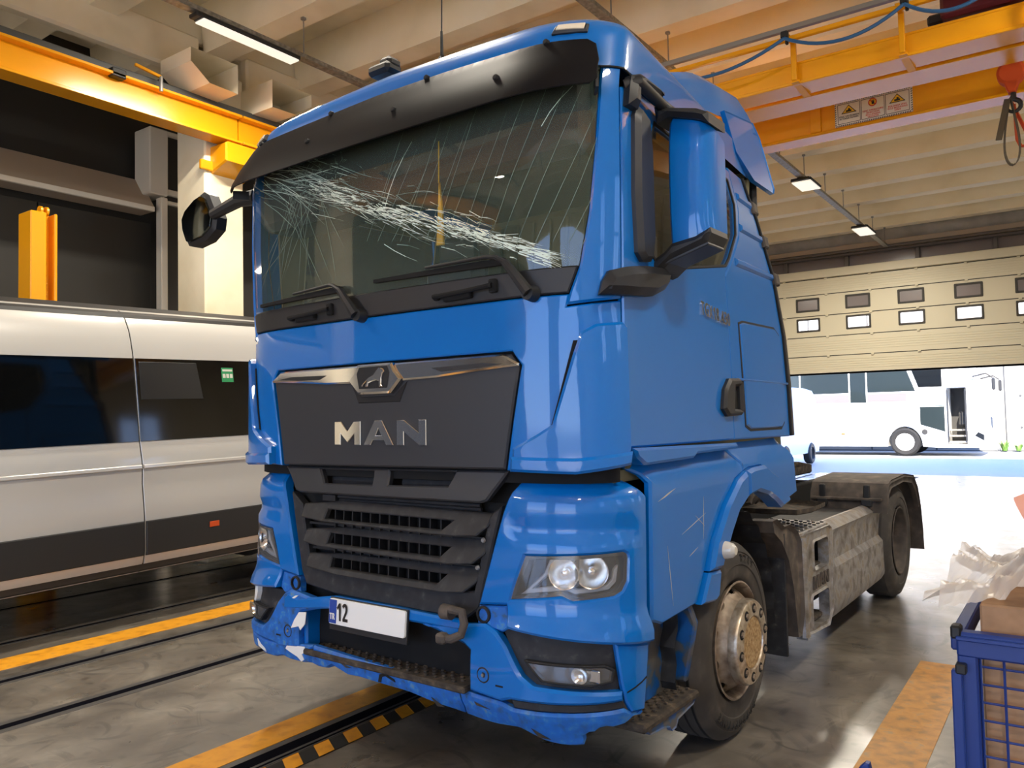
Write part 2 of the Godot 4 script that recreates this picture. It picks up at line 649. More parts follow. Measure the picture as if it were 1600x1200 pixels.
func far_door() -> void:
	# sectional door, half raised, with two rows of small windows
	var rows := [2.69, 3.15, 3.68, 4.25, 4.82, 5.25]
	var m := ms()
	m.box(Vector3(-1.0, 2.675, -19.93), Vector3(8.9, 0.05, 0.07), 0.01)
	var door := struct("door_1", m, M.door_seal, "cream sectional door half raised at the far end of the hall, two rows of small windows", "door")
	part("bottom_seal", m, M.door_seal, door)
	var wx := [-4.75, -3.48, -2.2, -0.93, 0.35, 1.63]
	for r in 5:
		m = ms()
		var holes := []
		if r == 2:
			for x in wx: holes.append([x, 3.85, x + 0.57, 4.17])
		if r == 3:
			for x in wx: holes.append([x, 4.4, x + 0.57, 4.72])
		m = wall_with_holes(Vector2(-5.45, rows[r] + 0.012), Vector2(3.45, rows[r + 1] - 0.012), holes, func(a, b, d): return Vector3(a, b, -19.9 - d), 0.045)
		# pressed ribs of the panel and its hinges
		var mid: float = (rows[r] + rows[r + 1]) / 2
		if holes.is_empty():
			for dy in [-0.12, -0.06, 0.0, 0.06, 0.12]:
				m.box(Vector3(-1.0, mid + dy, -19.898), Vector3(8.88, 0.012, 0.008), 0.003)
		for k in 8: m.box(Vector3(-4.9 + k * 1.1, rows[r + 1] - 0.01, -19.88), Vector3(0.07, 0.05, 0.03), 0.008)
		var pn := part("door_panel", m, M.door_panel, door)
		for h in holes:
			m = ms()
			var c := Vector3((h[0] + h[2]) / 2, (h[1] + h[3]) / 2, -19.885)
			m.plate(rrect(-0.31, -0.185, 0.31, 0.185, 0.02, 2), c, Vector3.RIGHT, Vector3.UP, 0.02, 0.004, [rrect(-0.26, -0.135, 0.26, 0.135, 0.02, 2)])
			part("window_frame", m, M.door_seal, pn)
			m = ms()
			m.box(c + Vector3(0, 0, -0.025), Vector3(0.58, 0.33, 0.008))
			part("window_pane", m, M.grey_pane if r == 3 else M.pane, pn)
		m = ms()
		m.box(Vector3(-1.0, rows[r + 1], -19.925), Vector3(8.9, 0.028, 0.03))
		part("door_joint", m, M.door_seal, door)
	# steel header and purlins over the door
	m = ms()
	m.box(Vector3(-1.0, 5.37, -19.86), Vector3(9.6, 0.22, 0.16), 0.01)
	var t := struct("trim_1", m, M.door_panel)
	m = ms()
	m.box(Vector3(-1.0, 5.62, -19.97), Vector3(9.6, 0.28, 0.1))
	part("header_back", m, M.grey_pane, t)
	for x in [-5.0, -3.72, -2.13, -0.44, 1.25, 2.9]:
		m = ms()
		m.box(Vector3(x, 5.62, -19.84), Vector3(0.1, 0.28, 0.12), 0.01)
		part("bracket", m, M.dark_steel, t)
	m = ms()
	m.box(Vector3(-1.0, 5.79, -19.8), Vector3(9.6, 0.06, 0.2), 0.01)
	part("track_beam", m, M.dark_steel, t)
	m = ms()
	m.box(Vector3(-1.0, 5.95, -19.9), Vector3(9.6, 0.2, 0.2), 0.01)
	part("lintel", m, M.canopy, t)
	m = ms()
	m.tube([Vector3(-5.4, 5.86, -19.6), Vector3(3.4, 5.86, -19.6)], 0.03, 8)
	part("conduit", m, M.dark_steel, t)
	for x in [-5.35, 3.35]:
		m = ms()
		m.box(Vector3(x, 2.7, -19.86), Vector3(0.12, 5.4, 0.14), 0.01)
		part("door_track", m, M.galvanised, t)

# ---------------------------------------------------------------- yard outside
func yard() -> void:
	var m := ms()
	m.box(Vector3(-2, -0.16, -26.7), Vector3(60, 0.3, 13.2))
	struct("trim_2", m, M.apron, "pale concrete yard outside the far door", "ground")
	m = ms()
	m.box(Vector3(-2, -0.12, -35.5), Vector3(60, 0.3, 4.6))
	struct("trim_3", m, M.kerb)
	m = ms()
	m.box(Vector3(0, 3.0, -33.6), Vector3(60, 6.4, 0.4))
	var w := struct("wall_yard", m, M.yard_wall)
	for k in 12:
		m = ms()
		m.box(Vector3(-14.0 + k * 2.4, 3.0, -33.39), Vector3(0.05, 6.3, 0.03), 0.01)
		part("wall_joint", m, M.kerb, w)
		m = ms()
		for y in [0.9, 2.1]:
			for dx in [0.5, 1.7]: m.lathe([Vector2(0, 0.02), Vector2(0.045, 0.02), Vector2(0.045, 0)], 8, Vector3(-14.0 + k * 2.4 + dx, y, -33.4), Vector3.BACK)
		part("tie_hole", m, M.kerb, w)
	# ground behind the camera, outside the back doors
	m = ms()
	m.box(Vector3(0, -0.16, 33.5), Vector3(60, 0.3, 40))
	struct("trim_4", m, M.apron)
	m = ms()
	m.box(Vector3(24.5, -0.16, -3.3), Vector3(30.5, 0.3, 33.6))
	struct("trim_5", m, M.apron)
	var rng := RandomNumberGenerator.new()
	rng.seed = 7
	var txt := ["leftmost tuft of weeds at the foot of the yard wall, right of the coach nose", "small weed tuft second from the coach nose at the yard wall", "third weed tuft from the coach nose along the yard wall", "tallest tuft of weeds at the yard wall, farthest right"]
	for k in 4:
		var t := thing("weed_tuft", txt[k], "weed", Vector3([0.35, 0.8, 1.35, 1.9][k], 0.03, -32.9), 0.0, "weeds along the yard wall")
		m = ms()
		var h: float = [0.45, 0.3, 0.35, 0.75][k]
		for j in 26:
			var a := rng.randf() * TAU
			var d := Vector3(cos(a), 0, sin(a))
			var l := h * rng.randf_range(0.5, 1.0)
			var s := d.cross(Vector3.UP) * 0.025
			var b := d * 0.08 * rng.randf()
			var mid := b + d * l * 0.25 + Vector3.UP * l * 0.7
			var tip := b + d * l * 0.55 + Vector3.UP * l
			m.quad(b - s, b + s, mid + s, mid - s)
			m.tri(mid - s, mid + s, tip)
		part("leaves", m, M.leaf, t)
	coach()
	yard_van()

func coach() -> void:
	# white coach side-on: nose to the right, door open
	var t := thing("coach", "white coach standing side-on in the yard beyond the far door, front door open", "bus", Vector3(0.05, 0, -29.2))
	var m := ms()
	# side outline (x back from the nose, y): wheel arch, door opening and windscreen rake cut out
	var arch := []
	for k in 13:
		var a := PI * k / 12.0
		arch.append_array([-2.5 + 0.58 * cos(a), 0.34 + maxf(0.0, 0.72 * sin(a))])
	var out := [-11.5, 0.34, -11.5, 3.45]
	out.append_array([-1.0, 3.45, -0.45, 3.3, -0.2, 2.4, -0.02, 1.35, 0.02, 0.5, -0.1, 0.3, -0.42, 0.3])
	out.append_array([-1.12, 0.3, -1.5, 0.3])
	arch.append_array([])
	out.append_array(arch)
	m.plate(pv2(out), Vector3.ZERO, Vector3.RIGHT, Vector3.UP, 2.5, 0.03, [pv2([-1.13, 0.42, -0.52, 0.42, -0.52, 2.4, -1.13, 2.4])], 0.4)
	part("body", m, M.bus_white, t)
	var band := func(nm: String, pts: Array, mt: Material, off := 0.012) -> void:
		var q := ms()
		q.plate(pv2(pts), Vector3(0, 0, off), Vector3.RIGHT, Vector3.UP, 0.02, 0.004)
		part(nm, q, mt, t)
	band.call("side_window", [-11.3, 2.32, -6.15, 2.32, -6.15, 3.05, -11.3, 3.05], M.bus_glass)
	band.call("side_window", [-6.1, 2.32, -4.35, 2.32, -4.35, 3.05, -6.1, 3.05], M.bus_glass)
	band.call("side_window", [-4.3, 1.95, -3.75, 1.95, -3.75, 3.05, -4.3, 3.05], M.bus_glass)
	band.call("side_window", [-3.7, 2.32, -2.1, 2.32, -2.35, 3.05, -3.7, 3.05], M.bus_glass)
	band.call("lower_band", [-11.3, 1.97, -4.35, 1.97, -4.35, 2.26, -11.3, 2.26], M.grey_pane)
	band.call("lower_band", [-3.7, 1.97, -2.4, 1.97, -2.4, 2.26, -3.7, 2.26], M.grey_pane)
	band.call("destination_window", [-2.0, 2.45, -1.25, 2.45, -1.25, 3.05, -2.2, 3.05], M.dark_glass)
	band.call("driver_window", [-1.98, 1.12, -1.2, 0.86, -1.2, 1.75, -1.98, 1.75], M.bus_glass)
	band.call("open_door", [-1.95, 1.8, -1.18, 1.8, -1.18, 2.4, -1.95, 2.4], M.bus_white, 0.05)
	# entrance: dark well with three steps and a driver's seat
	var q := ms()
	q.box(Vector3(-0.82, 1.4, -1.2), Vector3(0.7, 2.1, 0.05))
	part("entrance_wall", q, M.moulding, t)
	for k in 3:
		q = ms()
		q.box(Vector3(-0.82, 0.5 + k * 0.2, -0.2 - k * 0.25), Vector3(0.6, 0.06, 0.3), 0.01)
		part("step", q, M.galvanised, t)
	q = ms()
	q.box(Vector3(-0.7, 1.3, -0.9), Vector3(0.3, 0.5, 0.4), 0.05)
	part("dashboard", q, M.moulding, t)
	q = ms()
	for s in [-1.1, -0.55]: q.tube([Vector3(s, 0.5, 0.03), Vector3(s, 2.35, 0.03)], 0.025, 6)
	part("handrail", q, M.moulding, t)
	# front: raked windscreen, mirrors, bumper
	q = ms()
	q.plate(pv2([-1.15, 1.35, 1.15, 1.35, 1.1, 3.2, -1.1, 3.2]), Vector3(0.42, 0, -1.25), Vector3(0, 0, -1), Vector3(-0.33, 1.0, 0), 0.03, 0.005)
	part("windscreen", q, M.bus_glass, t)
	for s in [0.1, -2.6]:
		q = ms()
		q.tube([Vector3(-0.3, 2.75, s), Vector3(0.1, 2.85, s), Vector3(0.3, 2.7, s)], 0.03, 6)
		q.box(Vector3(0.32, 2.48, s), Vector3(0.1, 0.42, 0.2), 0.04)
		part("mirror", q, M.moulding, t)
	band.call("headlight", [-0.3, 0.72, -0.03, 0.55, -0.02, 0.75, -0.2, 0.85], M.dark_glass, 0.02)
	for x in [-5.74, -4.6, -6.9]:
		q = ms()
		q.box(Vector3(x, 0.8, 0.01), Vector3(0.13, 0.06, 0.03), 0.01)
		part("side_light", q, M.sling_orange, t)
	q = ms()
	q.lathe([Vector2(0, 0.02), Vector2(0.09, 0.02), Vector2(0.1, 0.0)], 12, Vector3(-1.85, 0.86, 0.01), Vector3.BACK)
	part("fuel_flap", q, M.moulding, t)
	for x in [-2.5, -8.6]:
		for z in [-0.12, -2.38]:
			var wq := ms()
			wq.lathe([Vector2(0.3, 0.12), Vector2(0.44, 0.14), Vector2(0.5, 0.08), Vector2(0.5, -0.1), Vector2(0.44, -0.14), Vector2(0.1, -0.12)], 28, Vector3(x, 0.5, z), Vector3.BACK)
			var ty := part("wheel", wq, M.bus_tyre, t)
			wq = ms()
			wq.lathe([Vector2(0, 0.1), Vector2(0.1, 0.1), Vector2(0.12, 0.06), Vector2(0.24, 0.05), Vector2(0.29, 0.13), Vector2(0.31, 0.13)], 24, Vector3(x, 0.5, z), Vector3.BACK)
			part("rim", wq, M.bus_white, ty)

func yard_van() -> void:
	var t := thing("delivery_van", "white van parked in the yard, half hidden behind the rear of the truck cab", "van", Vector3(-5.32, 0, -20.45))
	var m := ms()
	# cross-section swept along z, back of the van towards the hall
	m.plate(pv2([-0.95, 0.35, 0.95, 0.35, 1.0, 0.9, 0.98, 1.35, 0.9, 2.1, 0.78, 2.35, 0.5, 2.45, -0.5, 2.45, -0.78, 2.35, -0.9, 2.1, -0.98, 1.35, -1.0, 0.9]), Vector3.ZERO, Vector3.RIGHT, Vector3.UP, 4.6, 0.06)
	part("body", m, M.bus_white, t)
	m = ms()
	m.plate(pv2([-0.8, 1.3, 0.8, 1.3, 0.74, 2.1, -0.74, 2.1]), Vector3(0, 0, 0.012), Vector3.RIGHT, Vector3.UP, 0.02, 0.004)
	part("rear_window", m, M.dark_glass, t)
	m = ms()
	m.plate(pv2([-1.9, 1.4, -0.5, 1.4, -0.5, 1.95, -1.9, 1.95]), Vector3(0.95, 0, 0), Vector3(0, 0, 1), Vector3(-0.1, 1, 0), 0.03, 0.004)
	part("side_window", m, M.dark_glass, t)
	m = ms()
	m.box(Vector3(0, 0.45, 0.05), Vector3(1.9, 0.2, 0.14), 0.04)
	part("bumper", m, M.bus_white, t)
	m = ms()
	m.box(Vector3(0.93, 1.05, 0.0), Vector3(0.08, 0.3, 0.06), 0.02)
	part("tail_light", m, M.sign_red, t)
	for z in [-0.9, -3.6]:
		for x in [-0.9, 0.9]:
			m = ms()
			m.lathe([Vector2(0.18, -0.1), Vector2(0.3, -0.11), Vector2(0.34, -0.06), Vector2(0.34, 0.08), Vector2(0.3, 0.12), Vector2(0.2, 0.12), Vector2(0.18, 0.06), Vector2(0, 0.06)], 22, Vector3(x, 0.34, z), Vector3.RIGHT * signf(x))
			part("wheel", m, M.moulding, t)

# ---------------------------------------------------------------- overhead crane
func ibeam(m: Mesher, a: Vector3, b: Vector3, w: float, h: float, tf: float, tw: float) -> void:
	# a, b are at the middle of the beam's height
	m.bar(a + Vector3(0, h / 2 - tf / 2, 0), b + Vector3(0, h / 2 - tf / 2, 0), w, tf, Vector3.UP, 0.004)
	m.bar(a - Vector3(0, h / 2 - tf / 2, 0), b - Vector3(0, h / 2 - tf / 2, 0), w, tf, Vector3.UP, 0.004)
	m.bar(a, b, tw, h - tf * 2)

func crane() -> void:
	# runway beam along the left column line
	var rw := thing("crane_runway_beam", "long orange-yellow crane runway beam at upper left, carried by the column bracket", "beam", Vector3(-5.7, 0, 0))
	var m := ms()
	ibeam(m, Vector3(0, 5.32, 9.0), Vector3(0, 5.32, -3.58), 0.26, 0.36, 0.03, 0.05)
	part("beam", m, M.crane_yellow, rw)
	m = ms()
	ibeam(m, Vector3(0, 5.32, -3.6), Vector3(0, 5.32, -19.6), 0.26, 0.36, 0.03, 0.05)
	part("beam", m, M.crane_yellow, rw)
	m = ms()
	m.box(Vector3(-0.02, 5.56, -5.3), Vector3(0.1, 0.11, 28.6), 0.01)
	part("rail", m, M.crane_rail, rw)
	m = ms()
	m.box(Vector3(0.08, 5.5, -2.02), Vector3(0.1, 0.1, 0.16), 0.01)
	part("rail_clamp", m, M.black, rw)
	m = ms()
	m.bar(Vector3(0.12, 5.66, -2.2), Vector3(0.12, 5.62, -2.5), 0.03, 0.03)
	part("stop_arm", m, M.crane_yellow, rw)
	m = ms()
	m.tube([Vector3(0.13, 5.62, -2.5), Vector3(0.13, 5.45, -2.5)], 0.022, 8)
	part("limit_switch", m, M.steel, rw)
	for z in [-3.55, -11.4, 4.3]:
		m = ms()
		m.plate(pv2([0.0, 5.12, 0.0, 4.72, 0.12, 4.72, 0.62, 4.88, 0.62, 5.12]), Vector3(-0.5, 0, z + 0.2), Vector3.RIGHT, Vector3.UP, 0.5, 0.02)
		m.box(Vector3(-0.18, 4.86, z + 0.26), Vector3(0.05, 0.12, 0.2), 0.01)
		part("support_bracket", m, M.crane_yellow, rw)
	# bridge: two girders across the hall
	var br := thing("overhead_crane_bridge", "orange-yellow double girder overhead crane bridge crossing the hall at upper right", "crane", Vector3(0, 0, 0))
	m = ms()
	m.box(Vector3(1.4, 5.1, -5.72), Vector3(14.2, 0.2, 0.05))
	m.box(Vector3(1.4, 4.995, -5.83), Vector3(14.2, 0.035, 0.33), 0.006)
	m.box(Vector3(1.4, 5.2, -5.84), Vector3(14.2, 0.03, 0.3), 0.006)
	part("near_girder", m, M.crane_yellow, br)
	m = ms()
	m.box(Vector3(1.4, 5.0, -6.27), Vector3(14.2, 0.05, 0.4), 0.006)
	part("walkway_plate", m, M.crane_yellow, br)
	m = ms()
	m.box(Vector3(1.4, 5.2, -7.47), Vector3(14.2, 0.36, 0.05))
	m.box(Vector3(1.4, 4.99, -7.5), Vector3(14.2, 0.035, 0.3), 0.006)
	m.box(Vector3(1.4, 5.4, -7.42), Vector3(14.2, 0.035, 0.34), 0.006)
	for x in [-3.0, 0.3, 4.4]: m.box(Vector3(x, 5.2, -7.43), Vector3(0.12, 0.34, 0.05), 0.004)
	part("far_girder", m, M.crane_yellow, br)
	m = ms()
	m.box(Vector3(-5.7, 5.72, -6.6), Vector3(0.26, 0.26, 3.2), 0.02)
	part("end_carriage", m, M.crane_yellow, br)
	# festoon line on stanchions
	m = ms()
	m.box(Vector3(1.4, 5.36, -5.45), Vector3(14.0, 0.045, 0.05), 0.006)
	part("handrail", m, M.crane_yellow, br)
	m = ms()
	m.box(Vector3(1.4, 5.45, -5.42), Vector3(14.0, 0.05, 0.05), 0.004)
	part("festoon_track", m, M.steel, br)
	for x in [-1.0, 0.56, 1.55, 2.55, 3.6]:
		m = ms()
		m.box(Vector3(x, 5.2, -5.62), Vector3(0.05, 0.4, 0.05), 0.006)
		m.bar(Vector3(x, 5.38, -5.62), Vector3(x, 5.38, -5.42), 0.04, 0.03)
		m.bar(Vector3(x, 5.0, -5.62), Vector3(x + 0.02, 4.965, -6.0), 0.07, 0.03)
		part("stanchion", m, M.crane_yellow, br)
	var px := [-0.95, 0.55, 1.62, 2.4, 3.4]
	for k in px.size():
		m = ms()
		m.box(Vector3(px[k], 5.37, -5.36), Vector3(0.07, 0.07, 0.06), 0.01)
		m.box(Vector3(px[k] + 0.02, 5.31, -5.36), Vector3(0.03, 0.08, 0.04), 0.008)
		part("festoon_trolley", m, M.black, br)
	m = ms()
	for k in px.size() - 1:
		var pts := []
		for j in 15:
			var u := j / 14.0
			pts.append(Vector3(lerpf(px[k], px[k + 1], u), 5.33 - 0.17 * 4.0 * u * (1.0 - u), -5.34))
		m.tube(pts, 0.017, 6)
	part("festoon_cable", m, M.cable_blue, br)
	var b2 := thing("overhead_crane_bridge", "second orange-yellow crane bridge, behind the camera, seen only mirrored in the windscreen", "crane", Vector3(0, 0, 5.0))
	for z in [0.0, -1.5]:
		m = ms()
		m.box(Vector3(1.5, 5.2, z), Vector3(13.8, 0.4, 0.06))
		m.box(Vector3(1.5, 4.99, z), Vector3(13.8, 0.035, 0.32), 0.006)
		m.box(Vector3(1.5, 5.41, z), Vector3(13.8, 0.035, 0.32), 0.006)
		part("girder", m, M.crane_yellow, b2)
	# warning sign on the far girder
	sign_board()
	# hoist trolley, lower block, hook and slings
	var h := thing("crane_hoist", "dark red crane hoist trolley with blue coiled cables at the upper right corner", "hoist", Vector3(2.33, 0.2, -6.3))
	m = ms()
	m.box(Vector3(-0.12, 5.20, 0.35), Vector3(0.7, 0.28, 0.5), 0.03)
	part("motor_housing", m, M.hoist_red, h)
	m = ms()
	m.box(Vector3(0.1, 5.0, -0.55), Vector3(1.2, 0.1, 0.1), 0.01)
	part("trolley_beam", m, M.hoist_red, h)
	m = ms()
	m.box(Vector3(-0.52, 5.12, 0.4), Vector3(0.14, 0.1, 0.2), 0.02)
	part("buffer", m, M.black, h)
	m = ms()
	m.tube([Vector3(-0.2, 4.98, -0.5), Vector3(-0.55, 4.98, -0.5)], 0.035, 8)
	part("buffer", m, M.black, h)
	m = ms()
	for k in 4:
		var pts := []
		for j in 25:
			var a := TAU * j / 24.0
			pts.append(Vector3(0.0 + 0.42 * cos(a), 5.28 + 0.10 * sin(a) + 0.012 * k, 0.75 + k * 0.03))
		m.tube(pts, 0.022, 6)
	part("cable_coil", m, M.cable_blue, h)
	m = ms()
	m.bar(Vector3(-0.3, 5.25, 0.72), Vector3(0.3, 5.31, 0.72), 0.05, 0.05)
	part("cable_arm", m, M.crane_yellow, h)
	m = ms()
	m.tube([Vector3(-0.09, 5.0, -0.5), Vector3(-0.05, 4.76, -0.5)], 0.008, 6)
	part("wire_rope", m, M.black, h)
	m = ms()
	m.tube([Vector3(0.12, 5.0, -0.5), Vector3(0.08, 4.76, -0.5)], 0.008, 6)
	part("wire_rope", m, M.black, h)
	m = ms()
	m.lathe([Vector2(0, -0.07), Vector2(0.1, -0.07), Vector2(0.125, -0.05), Vector2(0.125, 0.05), Vector2(0.1, 0.07), Vector2(0, 0.07)], 20, Vector3(0.01, 4.8, -0.5), Vector3.BACK)
	m.plate(pv2([-0.08, 4.78, 0.1, 4.78, 0.04, 4.6, -0.02, 4.6]), Vector3(0, 0, -0.44), Vector3.RIGHT, Vector3.UP, 0.12, 0.01)
	part("pulley_block", m, M.sling_orange, h)
	m = ms()
	var hk := []
	for j in 15:
		var a := deg_to_rad(90.0 - j * 270.0 / 14.0)
		hk.append(Vector3(0.02 + 0.06 * cos(a), 4.47 + 0.06 * sin(a), -0.5))
	hk.push_front(Vector3(0.02, 4.6, -0.5))
	m.tube(hk, 0.026, 8, 0.014)
	part("hook", m, M.black, h)
	m = ms()
	var pts2 := []
	for j in 19:
		var u := j / 18.0
		pts2.append(Vector3(lerpf(-0.755, 0.2, u), lerpf(5.09, 5.02, u) - 0.46 * u * (1 - u), -0.25))
	m.tube(pts2, 0.018, 6)
	part("hanging_cable", m, M.cable_grey, h)
	var s := thing("lifting_sling", "dark grey webbing sling looped over the crane hook", "sling", Vector3(2.32, 0.3, -6.8))
	m = ms()
	var lp := []
	for j in 33:
		var a := TAU * j / 32.0
		var yy := 4.12 + 0.34 * cos(a)
		lp.append(Vector3(0.0 + 0.055 * sin(a) * (1.0 - 0.75 * cos(a)), yy, 0.0))
	m.ribbon(lp, Vector3(0.3, 0.0, 1).normalized(), 0.055, 0.008)
	lp = []
	for j in 13: lp.append(Vector3(-0.02 - 0.0075 * j, 4.44 - 0.033 * j, 0.03))
	m.ribbon(lp, Vector3(0.9, 0, 0.4).normalized(), 0.06, 0.01)
	part("webbing", m, M.sling, s)
	s = thing("round_sling", "orange webbing sling hanging behind the dark grey one on the crane hook", "sling", Vector3(2.39, 0.3, -6.86))
	m = ms()
	m.ribbon([Vector3(-0.06, 4.42, 0), Vector3(0.0, 4.25, 0), Vector3(0.08, 4.02, 0), Vector3(0.07, 3.96, 0), Vector3(0.0, 3.97, 0), Vector3(-0.03, 4.05, 0), Vector3(-0.04, 4.4, 0)], Vector3(0.5, 0, 1).normalized(), 0.05, 0.01)
	part("webbing", m, M.sling_orange, s)

func sign_board() -> void:
	var t := thing("warning_sign", "white three-panel crane warning sign with striped border on the far orange girder", "sign", Vector3(0.94, 5.19, -7.435), 0.0)
	var w := 0.84
	var h := 0.29
	var m := ms()
	m.box(Vector3(0, 0, 0), Vector3(w, h, 0.012), 0.002)
	part("board", m, M.white_sign, t)
	m = ms()
	var Z := Vector3(0, 0, 0.009)
	for k in 34:
		var x := -w / 2 + 0.012 + k * (w - 0.024) / 34.0
		for y in [-h / 2 + 0.008, h / 2 - 0.008]: m.bar(Vector3(x, y - 0.007, 0.007), Vector3(x + 0.012, y + 0.007, 0.007), 0.009, 0.002, Vector3.BACK)
	for k in 10:
		var y := -h / 2 + 0.02 + k * 0.026
		for x in [-w / 2 + 0.009, w / 2 - 0.009]: m.bar(Vector3(x - 0.007, y, 0.007), Vector3(x + 0.007, y + 0.012, 0.007), 0.009, 0.002, Vector3.BACK)
	part("striped_border", m, M.ink, t)
	var words := [["VINC CALISIRKEN", "ALTINDA DURMA"], ["VINC OPERATORU", "HARICINDE", "KULLANMAK", "YASAKTIR"], ["KOLONDA VINC", "ELLE MUDAHALE", "ETME"]]
	for k in 3:
		var c := Vector3(-0.262 + k * 0.262, 0, 0)
		m = ms()
		m.plate(rrect(-0.126, -0.118, 0.126, 0.118, 0.004, 1), c + Z, Vector3.RIGHT, Vector3.UP, 0.003, 0.0, [rrect(-0.121, -0.113, 0.121, 0.113, 0.004, 1)])
		part("panel_frame", m, M.ink, t)
		m = ms()
		for j in words[k].size():
			letters(m, words[k][j], 0.019, 0.002, Transform3D(Basis(), c + Vector3(0, -0.035 - j * 0.025 + (0.01 if k == 1 else 0.0), 0.008)))
		part("lettering", m, M.ink if k == 0 else M.sign_red, t)
		if k != 1:
			m = ms()
			m.plate(pv2([-0.085, 0.0, 0.085, 0.0, 0.0, 0.1]), c + Z, Vector3.RIGHT, Vector3.UP, 0.003, 0.0)
			part("pictogram_edge", m, M.ink, t)
			m = ms()
			m.plate(pv2([-0.068, 0.008, 0.068, 0.008, 0.0, 0.088]), c + Z + Vector3(0, 0, 0.002), Vector3.RIGHT, Vector3.UP, 0.003, 0.0)
			part("pictogram", m, M.sign_yellow, t)
			m = ms()
			m.box(c + Vector3(0.0, 0.024, 0.013), Vector3(0.06, 0.02, 0.002))
			m.box(c + Vector3(0.005, 0.042, 0.013), Vector3(0.022, 0.022, 0.002))
			part("symbol", m, M.ink, t)
		else:
			m = ms()
			m.lathe([Vector2(0.036, 0.003), Vector2(0.047, 0.003), Vector2(0.047, 0)], 24, c + Vector3(0, 0.064, 0.008), Vector3.BACK)
			m.bar(c + Vector3(-0.026, 0.09, 0.011), c + Vector3(0.026, 0.038, 0.011), 0.01, 0.002, Vector3.BACK)
			part("pictogram_edge", m, M.sign_red, t)
			m = ms()
			m.lathe([Vector2(0, 0.002), Vector2(0.037, 0.002), Vector2(0.037, 0)], 24, c + Vector3(0, 0.064, 0.007), Vector3.BACK)
			part("pictogram", m, M.sign_yellow, t)
			m = ms()
			m.box(c + Vector3(0.005, 0.055, 0.012), Vector3(0.028, 0.03, 0.002))
			for j in 4: m.box(c + Vector3(-0.006 + j * 0.0075, 0.078, 0.012), Vector3(0.005, 0.022, 0.002))
			part("symbol", m, M.ink, t)

# ---------------------------------------------------------------- left bay
func left_bay() -> void:
	# concrete column line with corbels and the long beam on it
	var m := ms()
	for z in [-3.55, -11.2, 4.1]:
		m.box(Vector3(-6.2, 3.05, z), Vector3(0.6, 6.1, 0.56), 0.02)
		m.box(Vector3(-6.2, 6.5, z), Vector3(0.56, 0.86, 0.2), 0.02)
		for s in [1.0, -1.0]:
			m.plate(pv2([0.0, 5.60, 0.0, 5.95, 0.62, 5.95, 0.62, 5.79, 0.38, 5.61]), Vector3(-5.89, 0, z + s * 0.25), Vector3(0, 0, s), Vector3.UP, 0.62 * s, 0.01)
	struct("trim_6", m, M.concrete, "cream concrete column with corbels left of the truck", "column")
	m = ms()
	m.box(Vector3(-5.99, 6.2, 5.03), Vector3(0.16, 0.5, 16.5), 0.03)
	m.box(Vector3(-5.99, 6.2, -12.0), Vector3(0.16, 0.5, 16.2), 0.03)
	m.box(Vector3(-6.05, 6.67, -3.3), Vector3(0.08, 0.5, 33.0), 0.01)
	struct("trim_7", m, M.concrete)
	# booth front: dark sliding panels under a sloping canopy, white posts
	var b := thing("booth_front", "dark panelled booth front with sloping beige canopy behind the white van", "booth", Vector3(-8.15, 0, 0))
	for k in 4:
		m = ms()
		m.box(Vector3(0, 2.3, -3.1 + k * 1.55), Vector3(0.06, 4.6, 1.53), 0.006)
		part("panel", m, M.dark_wall, b)
	m = ms()
	m.plate(pv2([0.0, 4.68, 0.36, 4.68, 0.36, 4.74, 0.02, 5.18, 0.0, 5.18]), Vector3(0.05, 0, 3.3), Vector3.RIGHT, Vector3.UP, 7.0, 0.006)
	part("canopy", m, M.canopy, b)
	m = ms()
	m.box(Vector3(0.4, 4.71, -0.2), Vector3(0.05, 0.07, 7.0), 0.006)
	part("canopy_edge", m, M.booth_white, b)
	m = ms()
	m.box(Vector3(0.25, 5.4, -3.75), Vector3(0.4, 0.95, 0.28), 0.015)
	m.box(Vector3(0.38, 2.45, -3.83), Vector3(0.14, 4.9, 0.1), 0.01)
	m.box(Vector3(0.38, 5.85, -4.05), Vector3(0.08, 0.06, 0.5), 0.008)
	m.box(Vector3(0.38, 5.0, -4.05), Vector3(0.08, 0.08, 0.5), 0.008)
	m.box(Vector3(0.38, 4.85, -4.05), Vector3(0.08, 0.05, 0.5), 0.008)
	part("post_frame", m, M.booth_white, b)
	m = ms()
	m.box(Vector3(0.34, 2.9, -4.1), Vector3(0.03, 5.9, 0.5))
	part("post_infill", m, M.dark_wall, b)
	# yellow lift column behind the van
	var l := thing("lift_column", "yellow lift column with a chain, standing behind the white van", "lift", Vector3(-6.02, 0, -1.46))
	m = ms()
	m.box(Vector3(-0.14, 1.97, 0.06), Vector3(0.28, 3.94, 0.16), 0.01)
	m.box(Vector3(-0.14, 1.97, -0.115), Vector3(0.28, 3.94, 0.03), 0.008)
	m.box(Vector3(-0.2, 1.97, -0.06), Vector3(0.12, 3.94, 0.1))
	part("column", m, M.crane_yellow, l)
	m = ms()
	for k in 70:
		var y := 1.9 + k * 0.02
		m.lathe([Vector2(0.006, 0.008), Vector2(0.013, 0.008), Vector2(0.013, -0.008), Vector2(0.006, -0.008)], 8, Vector3(-0.1, y, -0.06), Vector3.RIGHT if k % 2 == 0 else Vector3.BACK)
	var ch := part("chain", m, M.crane_yellow, l)
	ch.set_meta("kind", "stuff")
	for s in [0.03, -0.03]:
		m = ms()
		m.lathe([Vector2(0, 0.012), Vector2(0.05, 0.012), Vector2(0.05, -0.012), Vector2(0, -0.012)], 16, Vector3(-0.06, 3.96, -0.01 + s), Vector3.BACK)
		part("pulley", m, M.crane_yellow, l)

